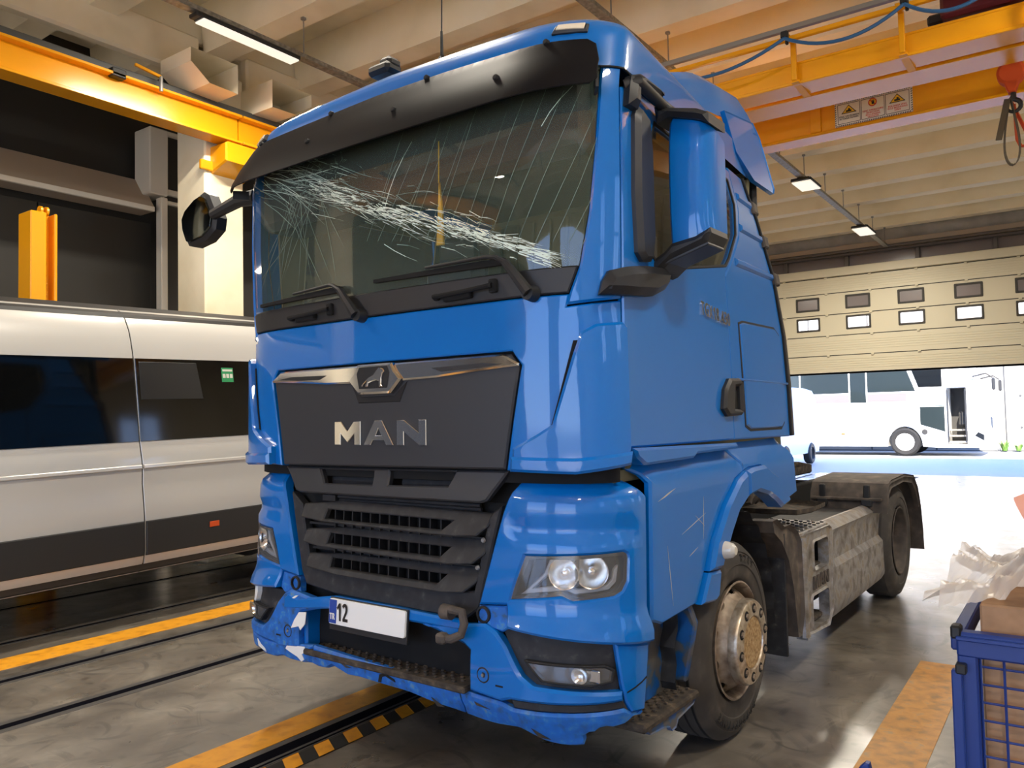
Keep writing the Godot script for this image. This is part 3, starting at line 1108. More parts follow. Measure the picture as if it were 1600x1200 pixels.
# ---------------------------------------------------------------- light lines
func lamp_line(x: float, y: float, z0: float, z1: float, fixtures: Array, label: String, label2: Array, lit: float) -> void:
	var t := thing("cable_tray", label, "cable tray", Vector3(x, y, 0))
	var m := ms()
	m.box(Vector3(-0.05, 0, (z0 + z1) / 2), Vector3(0.012, 0.05, absf(z1 - z0)), 0.002)
	m.box(Vector3(0.05, 0, (z0 + z1) / 2), Vector3(0.012, 0.05, absf(z1 - z0)), 0.002)
	m.box(Vector3(0, -0.02, (z0 + z1) / 2), Vector3(0.1, 0.008, absf(z1 - z0)))
	part("tray", m, M.galvanised, t)
	for z in RIBS:
		if z < z0 and z > z1:
			m = ms()
			m.tube([Vector3(0, 0.0, z), Vector3(0, 6.32 - y, z)], 0.008, 6)
			m.box(Vector3(0, 6.29 - y, z), Vector3(0.05, 0.04, 0.05), 0.006)
			part("hanger", m, M.steel, t)
	for k in fixtures.size():
		var f: Array = fixtures[k]
		var o := thing("ceiling_light", label2[k], "light", Vector3(x, y - 0.06, f[0]), 0.0, "ceiling lights under the cable trays")
		m = ms()
		m.box(Vector3(0, 0.0, 0), Vector3(f[2], 0.05, f[1]), 0.012)
		m.box(Vector3(0, 0.0, f[1] / 2 + 0.02), Vector3(f[2] * 0.9, 0.045, 0.06), 0.01)
		part("housing", m, M.moulding, o)
		m = ms()
		m.box(Vector3(0, -0.034, 0), Vector3(f[2] * 0.92, 0.018, f[1] * 0.96), 0.004)
		part("lamp_face", m, M.lamp_face, o)
		var a := AreaLight3D.new()
		a.name = "area_light"
		a.area_size = Vector2(f[2] * 0.9, f[1] * 0.95)
		a.light_energy = lit
		a.light_color = Color(1.0, 0.96, 0.89)
		a.area_range = 40.0
		a.shadow_enabled = true
		o.add_child(a)
		a.position = Vector3(0, -0.05, 0)
		a.rotation.x = -PI / 2

func lamps() -> void:
	lamp_line(-4.3, 5.83, 9.0, -19.0, [[-2.75, 1.25, 0.16], [-9.5, 1.25, 0.16], [-15.0, 1.25, 0.16], [2.2, 1.25, 0.16], [6.5, 1.25, 0.16]], "galvanised cable tray with lights hung under the ceiling left of the truck", ["long narrow ceiling light nearest above the truck's left side, at top left", "long narrow ceiling light hidden behind the cab", "long narrow ceiling light far behind the cab", "narrow ceiling light overhead behind the camera", "narrow ceiling light at the back of the hall"], LAMP * 0.55)
	lamp_line(-1.12, 5.85, 9.0, -19.6, [[-12.3, 0.7, 0.36], [-17.0, 0.9, 0.36], [-7.9, 0.7, 0.36], [-1.2, 0.9, 0.36]], "galvanised cable tray running over the truck to the far door", ["flat square ceiling light nearer the crane, right of the cab deflector", "flat square ceiling light farther off, next to the far door", "flat ceiling light hidden above the cab", "flat ceiling light over the truck cab"], LAMP * 0.6)
	lamp_line(4.2, 5.85, 9.0, -19.0, [[-10.0, 0.9, 0.36], [-4.5, 0.9, 0.36], [0.5, 0.9, 0.36], [5.0, 0.9, 0.36]], "galvanised cable tray along the right side of the hall", ["flat ceiling light far right of the hall", "flat ceiling light right of the crane", "flat ceiling light right of the camera", "flat ceiling light right behind the camera"], LAMP * 0.55)

const LAMP := 30.0

# ---------------------------------------------------------------- white minibus on the left
func van() -> void:
	var t := thing("minibus", "white minibus with dark window band parked left of the truck", "van", Vector3(-4.0, 0, -1.0))
	t.rotation.x = deg_to_rad(1.2)
	# outer side: profile (x outwards, y) along z; x = 0 is the side's widest line
	var prof := pv2([-0.12, 0.36, -0.02, 0.4, 0.0, 0.5, 0.02, 0.55, 0.03, 0.9, 0.0, 1.2, 0.02, 1.3, -0.03, 1.55, -0.1, 2.28, -0.15, 2.5, -0.25, 2.68, -0.45, 2.78, -1.0, 2.83])
	var px := func(y: float) -> float:
		for i in prof.size() - 1:
			if y <= prof[i + 1].y:
				return lerpf(prof[i].x, prof[i + 1].x, clampf((y - prof[i].y) / (prof[i + 1].y - prof[i].y), 0, 1))
		return prof[prof.size() - 1].x
	var side := func(z: float, y: float, o: float) -> Vector3:
		return Vector3(px.call(y) + o, y, z)
	var m := ms()
	var full := pv2([])
	for p in prof: full.append(Vector2(p.x - 0.012, p.y))
	for k in range(prof.size() - 1, -1, -1): full.append(Vector2(-1.86 - prof[k].x + 0.012, prof[k].y))
	m.plate(full, Vector3(0, 0, 3.4), Vector3.RIGHT, Vector3.UP, 6.7, 0.02)
	part("body_core", m, M.moulding, t)
	# skin: two body sides with the joint between them, following the profile
	for q in [[-0.385, 3.4], [-3.3, -0.395]]:
		m = ms()
		m.panel(side, pv2([q[0], 0.37, q[1], 0.37, q[1], 2.826, q[0], 2.826]), 0.0, 0.01, 0.1, 0.004)
		part("side_panel", m, M.van_white, t)
		m = ms()
		m.panel(side, pv2([q[0] + 0.004, 1.53, q[1] - 0.004, 1.53, q[1] - 0.004, 2.27, q[0] + 0.004, 2.27]), 0.008, 0.012, 0.2, 0.002)
		part("side_window", m, M.dark_glass, t)
		m = ms()
		m.panel(side, pv2([q[0] + 0.004, 0.53, q[1] - 0.004, 0.53, q[1] - 0.004, 0.83, q[0] + 0.004, 0.83]), 0.018, 0.02, 0.1, 0.008)
		part("moulding", m, M.moulding, t)
		m = ms()
		m.panel(side, pv2([q[0] + 0.004, 1.29, q[1] - 0.004, 1.29, q[1] - 0.004, 1.325, q[0] + 0.004, 1.325]), 0.012, 0.015, 0.2, 0.006)
		part("belt_crease", m, M.van_white, t)
	m = ms()
	m.panel(side, pv2([-1.05, 1.9, -0.43, 1.9, -0.43, 2.24, -1.0, 2.24]), 0.012, 0.01, 0.2, 0.002)
	part("inner_pane", m, M.black, t)
	m = ms()
	m.panel(side, pv2([-1.4, 2.06, -1.27, 2.06, -1.27, 2.2, -1.4, 2.2]), 0.012, 0.01, 0.2, 0.001)
	var st := part("emergency_sticker", m, M.sticker_green, t)
	m = ms()
	for k in 3: m.panel(side, pv2([-1.39 + k * 0.04, 2.1, -1.36 + k * 0.04, 2.1, -1.36 + k * 0.04, 2.14, -1.39 + k * 0.04, 2.14]), 0.014, 0.003, 0.2, 0.0)
	m.panel(side, pv2([-1.39, 2.165, -1.28, 2.165, -1.28, 2.185, -1.39, 2.185]), 0.014, 0.003, 0.2, 0.0)
	part("sticker_print", m, M.white_sign, st)
	m = ms()
	m.panel(side, pv2([-1.12, 0.69, -1.02, 0.69, -1.02, 0.74, -1.12, 0.74]), 0.028, 0.02, 0.2, 0.004)
	part("side_marker", m, M.sling_orange, t)
	for z in [2.2, -2.7]:
		for x in [-0.14, -1.72]:
			m = ms()
			var sx := 1.0 if x > -1.0 else -1.0
			m.lathe([Vector2(0, 0.02), Vector2(0.16, 0.03), Vector2(0.2, 0.06), Vector2(0.22, 0.1), Vector2(0.32, 0.11), Vector2(0.355, 0.07), Vector2(0.355, -0.1), Vector2(0.3, -0.12)], 24, Vector3(x, 0.355, z), Vector3.RIGHT * sx)
			part("wheel", m, M.moulding, t)

# ---------------------------------------------------------------- wire cage at lower right
func cage() -> void:
	var t := thing("wire_cage", "blue steel wire mesh cage trolley at the lower right corner", "cage", Vector3(2.43, 0, -0.3))
	var m := ms()
	m.box(Vector3(0.55, 0.14, -0.015), Vector3(1.1, 0.06, 0.05), 0.006)
	part("frame_rail", m, M.cage_blue, t)
	m = ms()
	m.box(Vector3(0.55, 0.955, -0.015), Vector3(1.1, 0.075, 0.05), 0.006)
	m.box(Vector3(0.55, 0.975, -0.01), Vector3(1.1, 0.012, 0.07), 0.003)
	part("frame_rail", m, M.cage_blue, t)
	for x in [0.028, 1.07]:
		for z in [-0.02, -0.78]:
			m = ms()
			m.box(Vector3(x, 0.5, z), Vector3(0.055, 0.96, 0.05), 0.006)
			part("post", m, M.cage_blue, t)
	m = ms()
	m.box(Vector3(0.0, 0.46, 0.015), Vector3(0.03, 0.84, 0.03), 0.004)
	part("corner_angle", m, M.cage_blue, t)
	m = ms()
	m.box(Vector3(0.0, 0.99, -0.01), Vector3(0.03, 0.04, 0.05), 0.006)
	part("corner_cap", m, M.black, t)
	m = ms()
	m.box(Vector3(0.012, 0.885, 0.01), Vector3(0.03, 0.03, 0.05), 0.004)
	part("corner_cap", m, M.black, t)
	for s in [0.0, 1.1]:
		m = ms()
		m.box(Vector3(s, 0.955, -0.4), Vector3(0.04, 0.06, 0.74), 0.005)
		part("side_rail", m, M.cage_blue, t)
		m = ms()
		m.box(Vector3(s, 0.14, -0.4), Vector3(0.04, 0.06, 0.74), 0.005)
		part("side_rail", m, M.cage_blue, t)
	m = ms()
	m.box(Vector3(0.55, 0.955, -0.78), Vector3(1.1, 0.06, 0.04), 0.005)
	part("back_rail", m, M.cage_blue, t)
	m = ms()
	m.box(Vector3(0.55, 0.14, -0.78), Vector3(1.1, 0.06, 0.04), 0.005)
	part("back_rail", m, M.cage_blue, t)
	for k in 17:
		m = ms()
		m.tube([Vector3(0.06 + k * 0.062, 0.92, -0.02), Vector3(0.06 + k * 0.062, 0.16, -0.02)], 0.0042, 6)
		part("mesh_wire", m, M.cage_blue, t)
	for k in 14:
		m = ms()
		m.tube([Vector3(0.03, 0.185 + k * 0.054, -0.026), Vector3(1.07, 0.185 + k * 0.054, -0.026)], 0.0038, 6)
		part("mesh_wire", m, M.cage_blue, t)
	m = ms()
	m.box(Vector3(0.55, 0.12, -0.4), Vector3(1.06, 0.02, 0.74))
	part("deck", m, M.cage_blue, t)
	for x in [0.08, 1.02]:
		for z in [-0.1, -0.7]:
			m = ms()
			m.lathe([Vector2(0, 0.02), Vector2(0.05, 0.02), Vector2(0.05, -0.02), Vector2(0, -0.02)], 14, Vector3(x, 0.05, z))
			m.box(Vector3(x, 0.1, z), Vector3(0.05, 0.02, 0.05))
			part("castor", m, M.black, t)
	# carton in the cage
	var b := thing("cardboard_carton", "brown cardboard carton standing in the blue wire cage", "box", Vector3(2.43, 0.13, -0.3))
	m = ms()
	m.box(Vector3(0.55, 0.47, -0.4), Vector3(0.98, 0.94, 0.68), 0.006)
	part("carton", m, M.cardboard, b)
	m = ms()
	m.box(Vector3(0.55, 0.942, -0.4), Vector3(0.06, 0.004, 0.68), 0.001)
	part("packing_tape", m, M.canopy, b)
	# crumpled film on top
	var f := thing("plastic_film", "crumpled translucent plastic film lying over the cardboard carton", "plastic film", Vector3(2.43, 1.1, -0.3))
	var n := FastNoiseLite.new()
	n.seed = 4
	n.frequency = 2.3
	n.fractal_octaves = 4
	m = ms()
	var sheet_fn := func(u: float, v: float) -> Vector3:
		var x := lerpf(-0.04, 1.0, u)
		var z := lerpf(0.06, -0.74, v)
		var rise: float = 0.17 * smoothstep(0.0, 0.45, u) * (1.0 - 0.3 * v) + 0.05 * sin(u * 9.0 + v * 3.0) * v
		var fold: float = 0.07 * absf(n.get_noise_2d(u * 1.6 + v * 0.6, v * 0.4)) + 0.05 * n.get_noise_2d(u * 4.0 + v * 2.0, v * 1.2)
		var drop: float = 0.05 * pow(1.0 - smoothstep(0.0, 0.12, v), 2.0) * (0.6 + 0.4 * sin(u * 7.0))
		return Vector3(x, 0.0 + rise + fold - drop, z + 0.02 * n.get_noise_2d(v * 3.0, u * 5.0))
	m.grid(sheet_fn, 70, 44)
	var tail_fn := func(u: float, v: float) -> Vector3:
		return Vector3(lerpf(0.02, -0.13, u), 0.0 - 0.05 * u - 0.02 * u * u - 0.05 * v * (1.0 - u) + 0.012 * sin(v * 6.0 + u * 4.0), -0.15 - 0.1 * u - 0.3 * v * (1.0 - 0.7 * u))
	m.grid(tail_fn, 20, 10)
	part("sheet", m, M.film, f, 60.0)
	var p := thing("foam_roll", "pink foam roll behind the plastic film at the right edge", "roll", Vector3(2.6, 1.1, -0.9))
	m = ms()
	m.tube([Vector3(0.0, 0.17, 0), Vector3(0.5, 0.42, 0.0)], 0.09, 16)
	part("roll", m, M.pink, p)
	var d := thing("dark_case", "small dark grey case on top of the plastic film at the right edge", "case", Vector3(2.745, 1.27, -0.40))
	m = ms()
	m.box(Vector3(0, 0, 0), Vector3(0.24, 0.07, 0.14), 0.01)
	part("case", m, M.moulding, d)
	m = ms()
	m.box(Vector3(0, 0.0, 0.075), Vector3(0.1, 0.02, 0.014), 0.004)
	part("clasp", m, M.steel, d)
	# small blue post head at the bottom edge of the picture
	var k := thing("blue_post", "dark blue steel post head at the bottom edge, left of the cage", "post", Vector3(2.135, 0, -0.38))
	m = ms()
	m.plate(pv2([-0.02, 0.0, 0.02, 0.0, 0.02, 0.46, 0.012, 0.5, 0.0, 0.5, -0.02, 0.48]), Vector3(0, 0, 0.015), Vector3.RIGHT, Vector3.UP, 0.03, 0.004)
	part("shaft", m, M.cage_blue, k)
	m = ms()
	m.box(Vector3(0, 0.008, 0), Vector3(0.12, 0.016, 0.12), 0.003)
	part("foot", m, M.cage_blue, k)

# ---------------------------------------------------------------- truck
const A0 := 0.80
const L0 := 0.55
# rows: y, half width, front z, corner depth
const CAB := [[1.30, 1.225, -0.245, 0.25], [1.45, 1.225, -0.25, 0.25], [1.9, 1.225, -0.255, 0.25], [2.19, 1.225, -0.26, 0.25], [2.4, 1.235, -0.26, 0.24], [2.7, 1.245, -0.26, 0.23], [3.05, 1.25, -0.27, 0.22], [3.30, 1.24, -0.32, 0.24], [3.45, 1.20, -0.40, 0.25]]
const BMP := [[0.30, 1.20, -0.255, 0.30], [0.45, 1.235, -0.215, 0.32], [0.62, 1.24, -0.215, 0.32], [0.80, 1.24, -0.23, 0.33], [0.86, 1.24, -0.235, 0.33], [1.2, 1.235, -0.25, 0.33], [1.33, 1.23, -0.26, 0.33], [1.42, 1.20, -0.285, 0.31]]
const TAPER := [[1.5, 0.0], [1.85, 0.015], [2.17, 0.035], [2.5, 0.08], [2.84, 0.13], [3.1, 0.2], [3.3, 0.23], [3.45, 0.2]]

func lerp_row(t: Array, y: float) -> Array:
	var n := t.size()
	if y <= t[0][0]: return t[0]
	for i in n - 1:
		if y <= t[i + 1][0]:
			var u: float = (y - t[i][0]) / (t[i + 1][0] - t[i][0])
			var r := []
			for k in t[i].size(): r.append(lerpf(t[i][k], t[i + 1][k], u))
			return r
	return t[n - 1]

# skin of the cab or bumper: s runs round the plan outline from the middle of the front, y up
func skin(t: Array, s: float, y: float, side_taper: bool) -> Vector3:
	var r := lerp_row(t, y)
	var a := absf(s)
	var x: float
	var z: float
	var za: float = r[2] - 0.03 * A0 * A0
	if a < A0:
		x = a
		z = r[2] - 0.03 * a * a
	else:
		var th := clampf((a - A0) / L0, 0, 1) * PI / 2
		x = A0 + (r[1] - A0) * sin(th)
		z = za - r[3] * (1.0 - cos(th))
		if a > A0 + L0:
			z = za - r[3] - (a - A0 - L0)
			if side_taper: x -= lerp_row(TAPER, y)[1] * clampf((a - A0 - L0) / 2.05, 0, 1.1)
	return Vector3(x * signf(s), y, z)

func skin_o(t: Array, s: float, y: float, o: float, tp: bool) -> Vector3:
	var p := skin(t, s, y, tp)
	if o == 0.0: return p
	var n := (skin(t, s + 0.004, y, tp) - skin(t, s - 0.004, y, tp)).cross(skin(t, s, y + 0.004, tp) - skin(t, s, y - 0.004, tp)).normalized()
	return p + n * o

func cab(s: float, y: float, o: float) -> Vector3: return skin_o(CAB, s, y, o, true)
func bmp(s: float, y: float, o: float) -> Vector3: return skin_o(BMP, s, y, o, false)

func flip(a: Array) -> PackedVector2Array:
	var r := PackedVector2Array()
	for i in range(0, a.size(), 2): r.append(Vector2(-a[i], a[i + 1]))
	r.reverse()
	return r

func both(a: Array, sg: float) -> PackedVector2Array: return pv2(a) if sg > 0 else flip(a)

func truck_materials() -> void:
	mat("sticker_green", rgb(40, 150, 90), 0.5)
	var c := mat("blue", rgb(0, 102, 184), 0.35)
	c.metallic_specular = 0.3
	c.clearcoat_enabled = true
	c.clearcoat = 0.8
	c.clearcoat_roughness = 0.04
	c = mat("blue_worn", Color(1, 1, 1), 0.55)
	triplanar(c, noise_tex(512, 0.02, [[0.0, rgb(58, 66, 76)], [0.3, rgb(24, 92, 168)], [0.62, rgb(10, 98, 190)], [0.8, rgb(64, 128, 186)], [1.0, rgb(132, 128, 112)]], 61, 5, 0.0, FastNoiseLite.TYPE_SIMPLEX_SMOOTH, 20.0), 1.6, false)
	c = mat("blue_dirty", Color(1, 1, 1), 0.5)
	triplanar(c, noise_tex(256, 0.02, [[0.0, rgb(92, 84, 70)], [0.46, rgb(76, 78, 84)], [0.60, rgb(10, 74, 138)], [1.0, rgb(8, 88, 166)]], 63, 5), 1.2, false)
	mat("scratch", rgb(168, 168, 160), 0.7)
	mat("white_primer", rgb(226, 226, 220), 0.7)
	mat("plastic", rgb(27, 28, 31), 0.5)
	mat("plastic_grey", rgb(42, 44, 49), 0.45)
	mat("plastic_matt", rgb(22, 22, 24), 0.8)
	c = mat("plastic_dusty", Color(1, 1, 1), 0.7)
	triplanar(c, noise_tex(256, 0.03, [[0.0, rgb(22, 23, 26)], [0.55, rgb(33, 34, 38)], [0.8, rgb(45, 45, 47)], [1.0, rgb(78, 75, 70)]], 65, 5), 1.6, false)
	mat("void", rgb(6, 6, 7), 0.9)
	mat("visor", rgb(20, 19, 21), 0.5).metallic_specular = 0.22
	mat("chrome", rgb(236, 236, 236), 0.12, 1.0)
	mat("reflector", rgb(206, 206, 204), 0.22, 1.0)
	mat("drl", rgb(128, 130, 136), 0.3)
	c = mat("dark_pane", Color(0.25, 0.27, 0.26, 0.35), 0.02)
	c.transparency = BaseMaterial3D.TRANSPARENCY_ALPHA
	mat("marker", rgb(226, 214, 190), 0.25)
	mat("clear_lens", rgb(200, 196, 186), 0.12)
	c = mat("lens", Color(0.95, 0.97, 1.0, 0.06), 0.03)
	c.transparency = BaseMaterial3D.TRANSPARENCY_ALPHA
	c = mat("screen_glass", Color(0.55, 0.66, 0.6, 0.12), 0.02)
	c.transparency = BaseMaterial3D.TRANSPARENCY_ALPHA
	mat("crack", rgb(214, 228, 214), 0.35)
	mat("crack_fine", rgb(120, 140, 130), 0.35)
	c = mat("tyre", Color(1, 1, 1), 0.85)
	triplanar(c, noise_tex(256, 0.02, [[0.0, rgb(44, 41, 38)], [0.6, rgb(58, 54, 50)], [1.0, rgb(88, 81, 72)]], 67, 5), 1.0, false)
	mat("tyre_letter", rgb(24, 22, 21), 0.7)
	c = mat("rim_rusty", Color(1, 1, 1), 0.5, 0.35)
	triplanar(c, noise_tex(256, 0.025, [[0.0, rgb(66, 52, 42)], [0.4, rgb(120, 104, 88)], [0.75, rgb(152, 138, 120)], [1.0, rgb(176, 166, 150)]], 69, 5), 2.0, false)
	c = mat("hub_metal", Color(1, 1, 1), 0.35, 0.7)
	triplanar(c, noise_tex(256, 0.03, [[0.0, rgb(120, 104, 86)], [0.5, rgb(178, 166, 148)], [1.0, rgb(206, 198, 184)]], 71, 4), 2.5, false)
	c = mat("hub_plate", Color(1, 1, 1), 0.5, 0.3)
	triplanar(c, noise_tex(256, 0.05, [[0.0, rgb(106, 80, 48)], [0.5, rgb(170, 140, 96)], [1.0, rgb(196, 180, 150)]], 73, 4), 3.0, false)
	c = mat("dirty_metal", Color(1, 1, 1), 0.42, 0.55)
	triplanar(c, noise_tex(512, 0.012, [[0.0, rgb(86, 80, 72)], [0.35, rgb(132, 128, 124)], [0.6, rgb(160, 160, 162)], [0.8, rgb(146, 134, 116)], [1.0, rgb(176, 174, 172)]], 75, 6, 0.0, FastNoiseLite.TYPE_SIMPLEX_SMOOTH, 40.0), 1.0, false)
	c = mat("dirty_plastic", Color(1, 1, 1), 0.75)
	triplanar(c, noise_tex(256, 0.02, [[0.0, rgb(44, 40, 37)], [0.6, rgb(74, 66, 60)], [1.0, rgb(112, 100, 88)]], 77, 5), 1.2, false)
	c = mat("mud", Color(1, 1, 1), 0.95)
	triplanar(c, noise_tex(256, 0.03, [[0.0, rgb(34, 30, 27)], [0.6, rgb(62, 54, 46)], [1.0, rgb(104, 90, 72)]], 79, 5), 2.0, false)
	mat("plate_white", rgb(228, 228, 224), 0.5)
	mat("plate_blue", rgb(24, 62, 150), 0.5)
	mat("trim_beige", rgb(120, 114, 86), 0.8)
	mat("trim_dark", rgb(34, 33, 32), 0.8)
	mat("seat_cloth", rgb(70, 68, 66), 0.9)
	mat("dark_mirror", rgb(84, 90, 94), 0.06, 1.0)
	mat("gold", rgb(206, 164, 40), 0.5, 0.2)
	mat("mirror_glass", rgb(150, 156, 160), 0.03, 1.0)

func truck() -> void:
	var t := thing("truck", "blue tractor truck with shattered windscreen and torn front bumper, middle of the hall", "truck", Vector3.ZERO, -0.0290575)
	cab_shell(t)
	cab_front(t)
	windscreen(t)
	cab_sides(t)
	roof(t)
	mirrors(t)
	bumper(t)
	lower_side(t)
	wheels(t)
	chassis(t)

func sheet(t: Node, nm: String, fn: Callable, poly: PackedVector2Array, o: float, th: float, mt: Material, cell := 0.06, bev := 0.004, holes := []) -> MeshInstance3D:
	var m := ms()
	m.panel(fn, poly, o, th, cell, bev, holes)
	return part(nm, m, mt, t, 34.0)

func cab_shell(t: Node3D) -> void:
	# dark structure behind the panels, then the trimmed cabin one sees through the glass
	sheet(t, "cab_frame", cab, pv2([-1.34, 1.40, 1.34, 1.40, 1.34, 2.2, -1.34, 2.2]), -0.05, 0.02, M.void, 0.12, 0.0)
	var m := ms()
	m.box(Vector3(0, 1.42, -1.5), Vector3(2.3, 0.05, 2.0))
	m.box(Vector3(0, 2.4, -2.5), Vector3(2.06, 2.0, 0.04))
	part("cabin_floor_and_back", m, M.trim_beige, t)
	m = ms()
	m.box(Vector3(0, 3.22, -1.5), Vector3(2.1, 0.04, 2.0), 0.01)
	m.box(Vector3(0, 2.97, -0.55), Vector3(2.24, 0.36, 0.3), 0.04)
	part("headliner", m, M.trim_dark, t)
	m = ms()
	m.box(Vector3(0, 2.1, -0.62), Vector3(2.2, 0.3, 0.5), 0.06)
	m.box(Vector3(0.55, 2.22, -0.62), Vector3(0.6, 0.14, 0.36), 0.05)
	part("dashboard", m, M.trim_dark, t)
	m = ms()
	var ring := []
	for k in 25:
		var a := TAU * k / 24.0
		ring.append(Vector3(0.55 + 0.23 * cos(a), 2.22 + 0.13 * sin(a), -0.95 + 0.19 * sin(a)))
	m.tube(ring, 0.018, 8)
	m.tube([Vector3(0.55, 2.22, -0.95), Vector3(0.55, 2.0, -0.85)], 0.05, 10)
	part("steering_wheel", m, M.plastic, t)
	for x in [-0.6, 0.6]:
		m = ms()
		m.box(Vector3(x, 2.35, -1.55), Vector3(0.5, 0.75, 0.16), 0.07)
		m.box(Vector3(x, 2.78, -1.56), Vector3(0.3, 0.2, 0.12), 0.05)
		m.box(Vector3(x, 1.98, -1.35), Vector3(0.5, 0.16, 0.5), 0.06)
		part("seat", m, M.seat_cloth, t)
	m = ms()
	for k in 14: m.bar(Vector3(-1.0 + k * 0.15, 2.45 + 0.04 * sin(k * 1.7), -2.44), Vector3(-0.95 + k * 0.15, 3.15, -2.44), 0.13, 0.03, Vector3.BACK, 0.01)
	part("curtain", m, M.trim_beige, t)
	m = ms()
	m.plate(pv2([-0.02, 0.0, 0.025, 0.0, 0.02, 0.16, 0.004, 0.3, -0.008, 0.16]), Vector3(0.32, 2.5, -0.36), Vector3.RIGHT, Vector3.UP, 0.012, 0.003)
	m.tube([Vector3(0.32, 2.8, -0.365), Vector3(0.32, 3.0, -0.37)], 0.003, 5)
	part("pennant", m, M.gold, t)
	for sg in [-1.0, 1.0]:
		var liner := sheet(t, "side_liner", cab, both([1.42, 1.45, 3.38, 1.45, 3.32, 2.45, 3.05, 3.1, 1.42, 3.1], sg), -0.055, 0.015, M.trim_beige, 0.15, 0.0, [both([1.57, 2.36, 2.5, 2.46, 2.72, 2.68, 2.72, 2.98, 1.65, 2.98], sg)])

func cab_front(t: Node3D) -> void:
	# blue flap below the windscreen with the recess for the grille cover
	sheet(t, "front_panel", cab, pv2([-1.287, 1.47, -0.765, 1.448, -0.84, 1.90, -0.80, 1.962, 0.80, 1.962, 0.84, 1.90, 0.765, 1.455, 1.287, 1.47, 1.287, 2.155, 1.02, 2.132, 1.03, 2.183, -1.03, 2.183, -1.02, 2.132, -1.287, 2.155]), 0.0, 0.05, M.blue, 0.06, 0.006)
	sheet(t, "grille_cover", cab, pv2([-0.752, 1.452, 0.752, 1.458, 0.828, 1.895, 0.79, 1.95, -0.79, 1.95, -0.828, 1.895]), -0.004, 0.03, M.plastic_grey, 0.08, 0.008)
	# chrome strip with its two wings and the badge
	var ch := sheet(t, "chrome_strip", cab, pv2([0.10, 1.947, 0.76, 1.950, 0.832, 1.908, 0.832, 1.897, 0.60, 1.884, 0.378, 1.868, 0.18, 1.864, 0.10, 1.86]), 0.012, 0.02, M.chrome, 0.05, 0.008)
	sheet(ch, "wing", cab, pv2([-0.10, 1.947, -0.10, 1.86, -0.18, 1.864, -0.378, 1.868, -0.60, 1.884, -0.832, 1.897, -0.832, 1.908, -0.76, 1.950]), 0.012, 0.02, M.chrome, 0.05, 0.008)
	for s in [-1.0, 1.0]:
		sheet(ch, "wing_slot", cab, both([0.36, 1.912, 0.66, 1.918, 0.76, 1.908, 0.6, 1.896, 0.42, 1.892], s), 0.014, 0.004, M.plastic, 0.05, 0.001)
	var bd := sheet(t, "badge", cab, pv2([-0.120, 1.950, 0.120, 1.950, 0.142, 1.912, 0.182, 1.872, 0.11, 1.806, -0.11, 1.806, -0.182, 1.872, -0.142, 1.912]), 0.03, 0.03, M.chrome, 0.05, 0.010)
	sheet(bd, "badge_plate", cab, pv2([-0.095, 1.936, 0.095, 1.936, 0.112, 1.905, 0.095, 1.832, -0.095, 1.832, -0.112, 1.905]), 0.034, 0.006, M.plastic_matt, 0.08, 0.002)
	# standing lion
	sheet(bd, "lion", cab, pv2([0.062, 1.928, 0.080, 1.922, 0.086, 1.910, 0.074, 1.900, 0.068, 1.880, 0.066, 1.850, 0.074, 1.838, 0.050, 1.838, 0.048, 1.866, 0.030, 1.870, 0.0, 1.864, -0.022, 1.858, -0.026, 1.842, -0.044, 1.842, -0.040, 1.856, -0.026, 1.872, -0.058, 1.852, -0.066, 1.842, -0.074, 1.846, -0.050, 1.868, -0.018, 1.888, 0.012, 1.898, 0.030, 1.916, 0.046, 1.928]), 0.042, 0.008, M.chrome, 0.08, 0.004)
	sheet(t, "camera_pocket", cab, pv2([-0.19, 1.862, -0.16, 1.84, -0.11, 1.798, 0.11, 1.798, 0.16, 1.84, 0.20, 1.862, 0.15, 1.762, -0.14, 1.762]), 0.0, 0.01, M.plastic_matt, 0.06, 0.006)
	for g in [[-0.305, 1.56, -0.305, 1.676, -0.256, 1.676, -0.209, 1.628, -0.162, 1.676, -0.113, 1.676, -0.113, 1.56, -0.158, 1.56, -0.158, 1.616, -0.209, 1.572, -0.260, 1.616, -0.260, 1.56], [0.136, 1.56, 0.136, 1.678, 0.183, 1.678, 0.275, 1.62, 0.275, 1.678, 0.322, 1.678, 0.322, 1.56, 0.278, 1.56, 0.182, 1.622, 0.182, 1.56]]:
		sheet(t, "letter", cab, pv2(g), 0.010, 0.014, M.chrome, 0.1, 0.0025)
	sheet(t, "letter", cab, pv2([-0.092, 1.56, -0.014, 1.678, 0.037, 1.678, 0.114, 1.56, 0.064, 1.56, 0.050, 1.583, -0.026, 1.583, -0.042, 1.56]), 0.010, 0.014, M.chrome, 0.03, 0.0025, [pv2([-0.006, 1.606, 0.032, 1.606, 0.013, 1.640])])
	# lower insert with two air slots
	var li := sheet(t, "lower_insert", bmp, pv2([-0.755, 1.440, 0.755, 1.450, 0.655, 1.320, 0.62, 1.310, -0.60, 1.310, -0.64, 1.320]), 0.012, 0.03, M.plastic_grey, 0.06, 0.008, [pv2([-0.455, 1.432, -0.055, 1.432, -0.055, 1.366, -0.41, 1.362]), pv2([0.055, 1.436, 0.465, 1.440, 0.43, 1.374, 0.055, 1.368])])
	var m := ms()
	for x in [-0.25, 0.26]: m.tube([Vector3(x - 0.18, 1.375, -0.36), Vector3(x + 0.18, 1.375, -0.36)], 0.03, 10)
	part("blower", m, M.plastic_dusty, li)
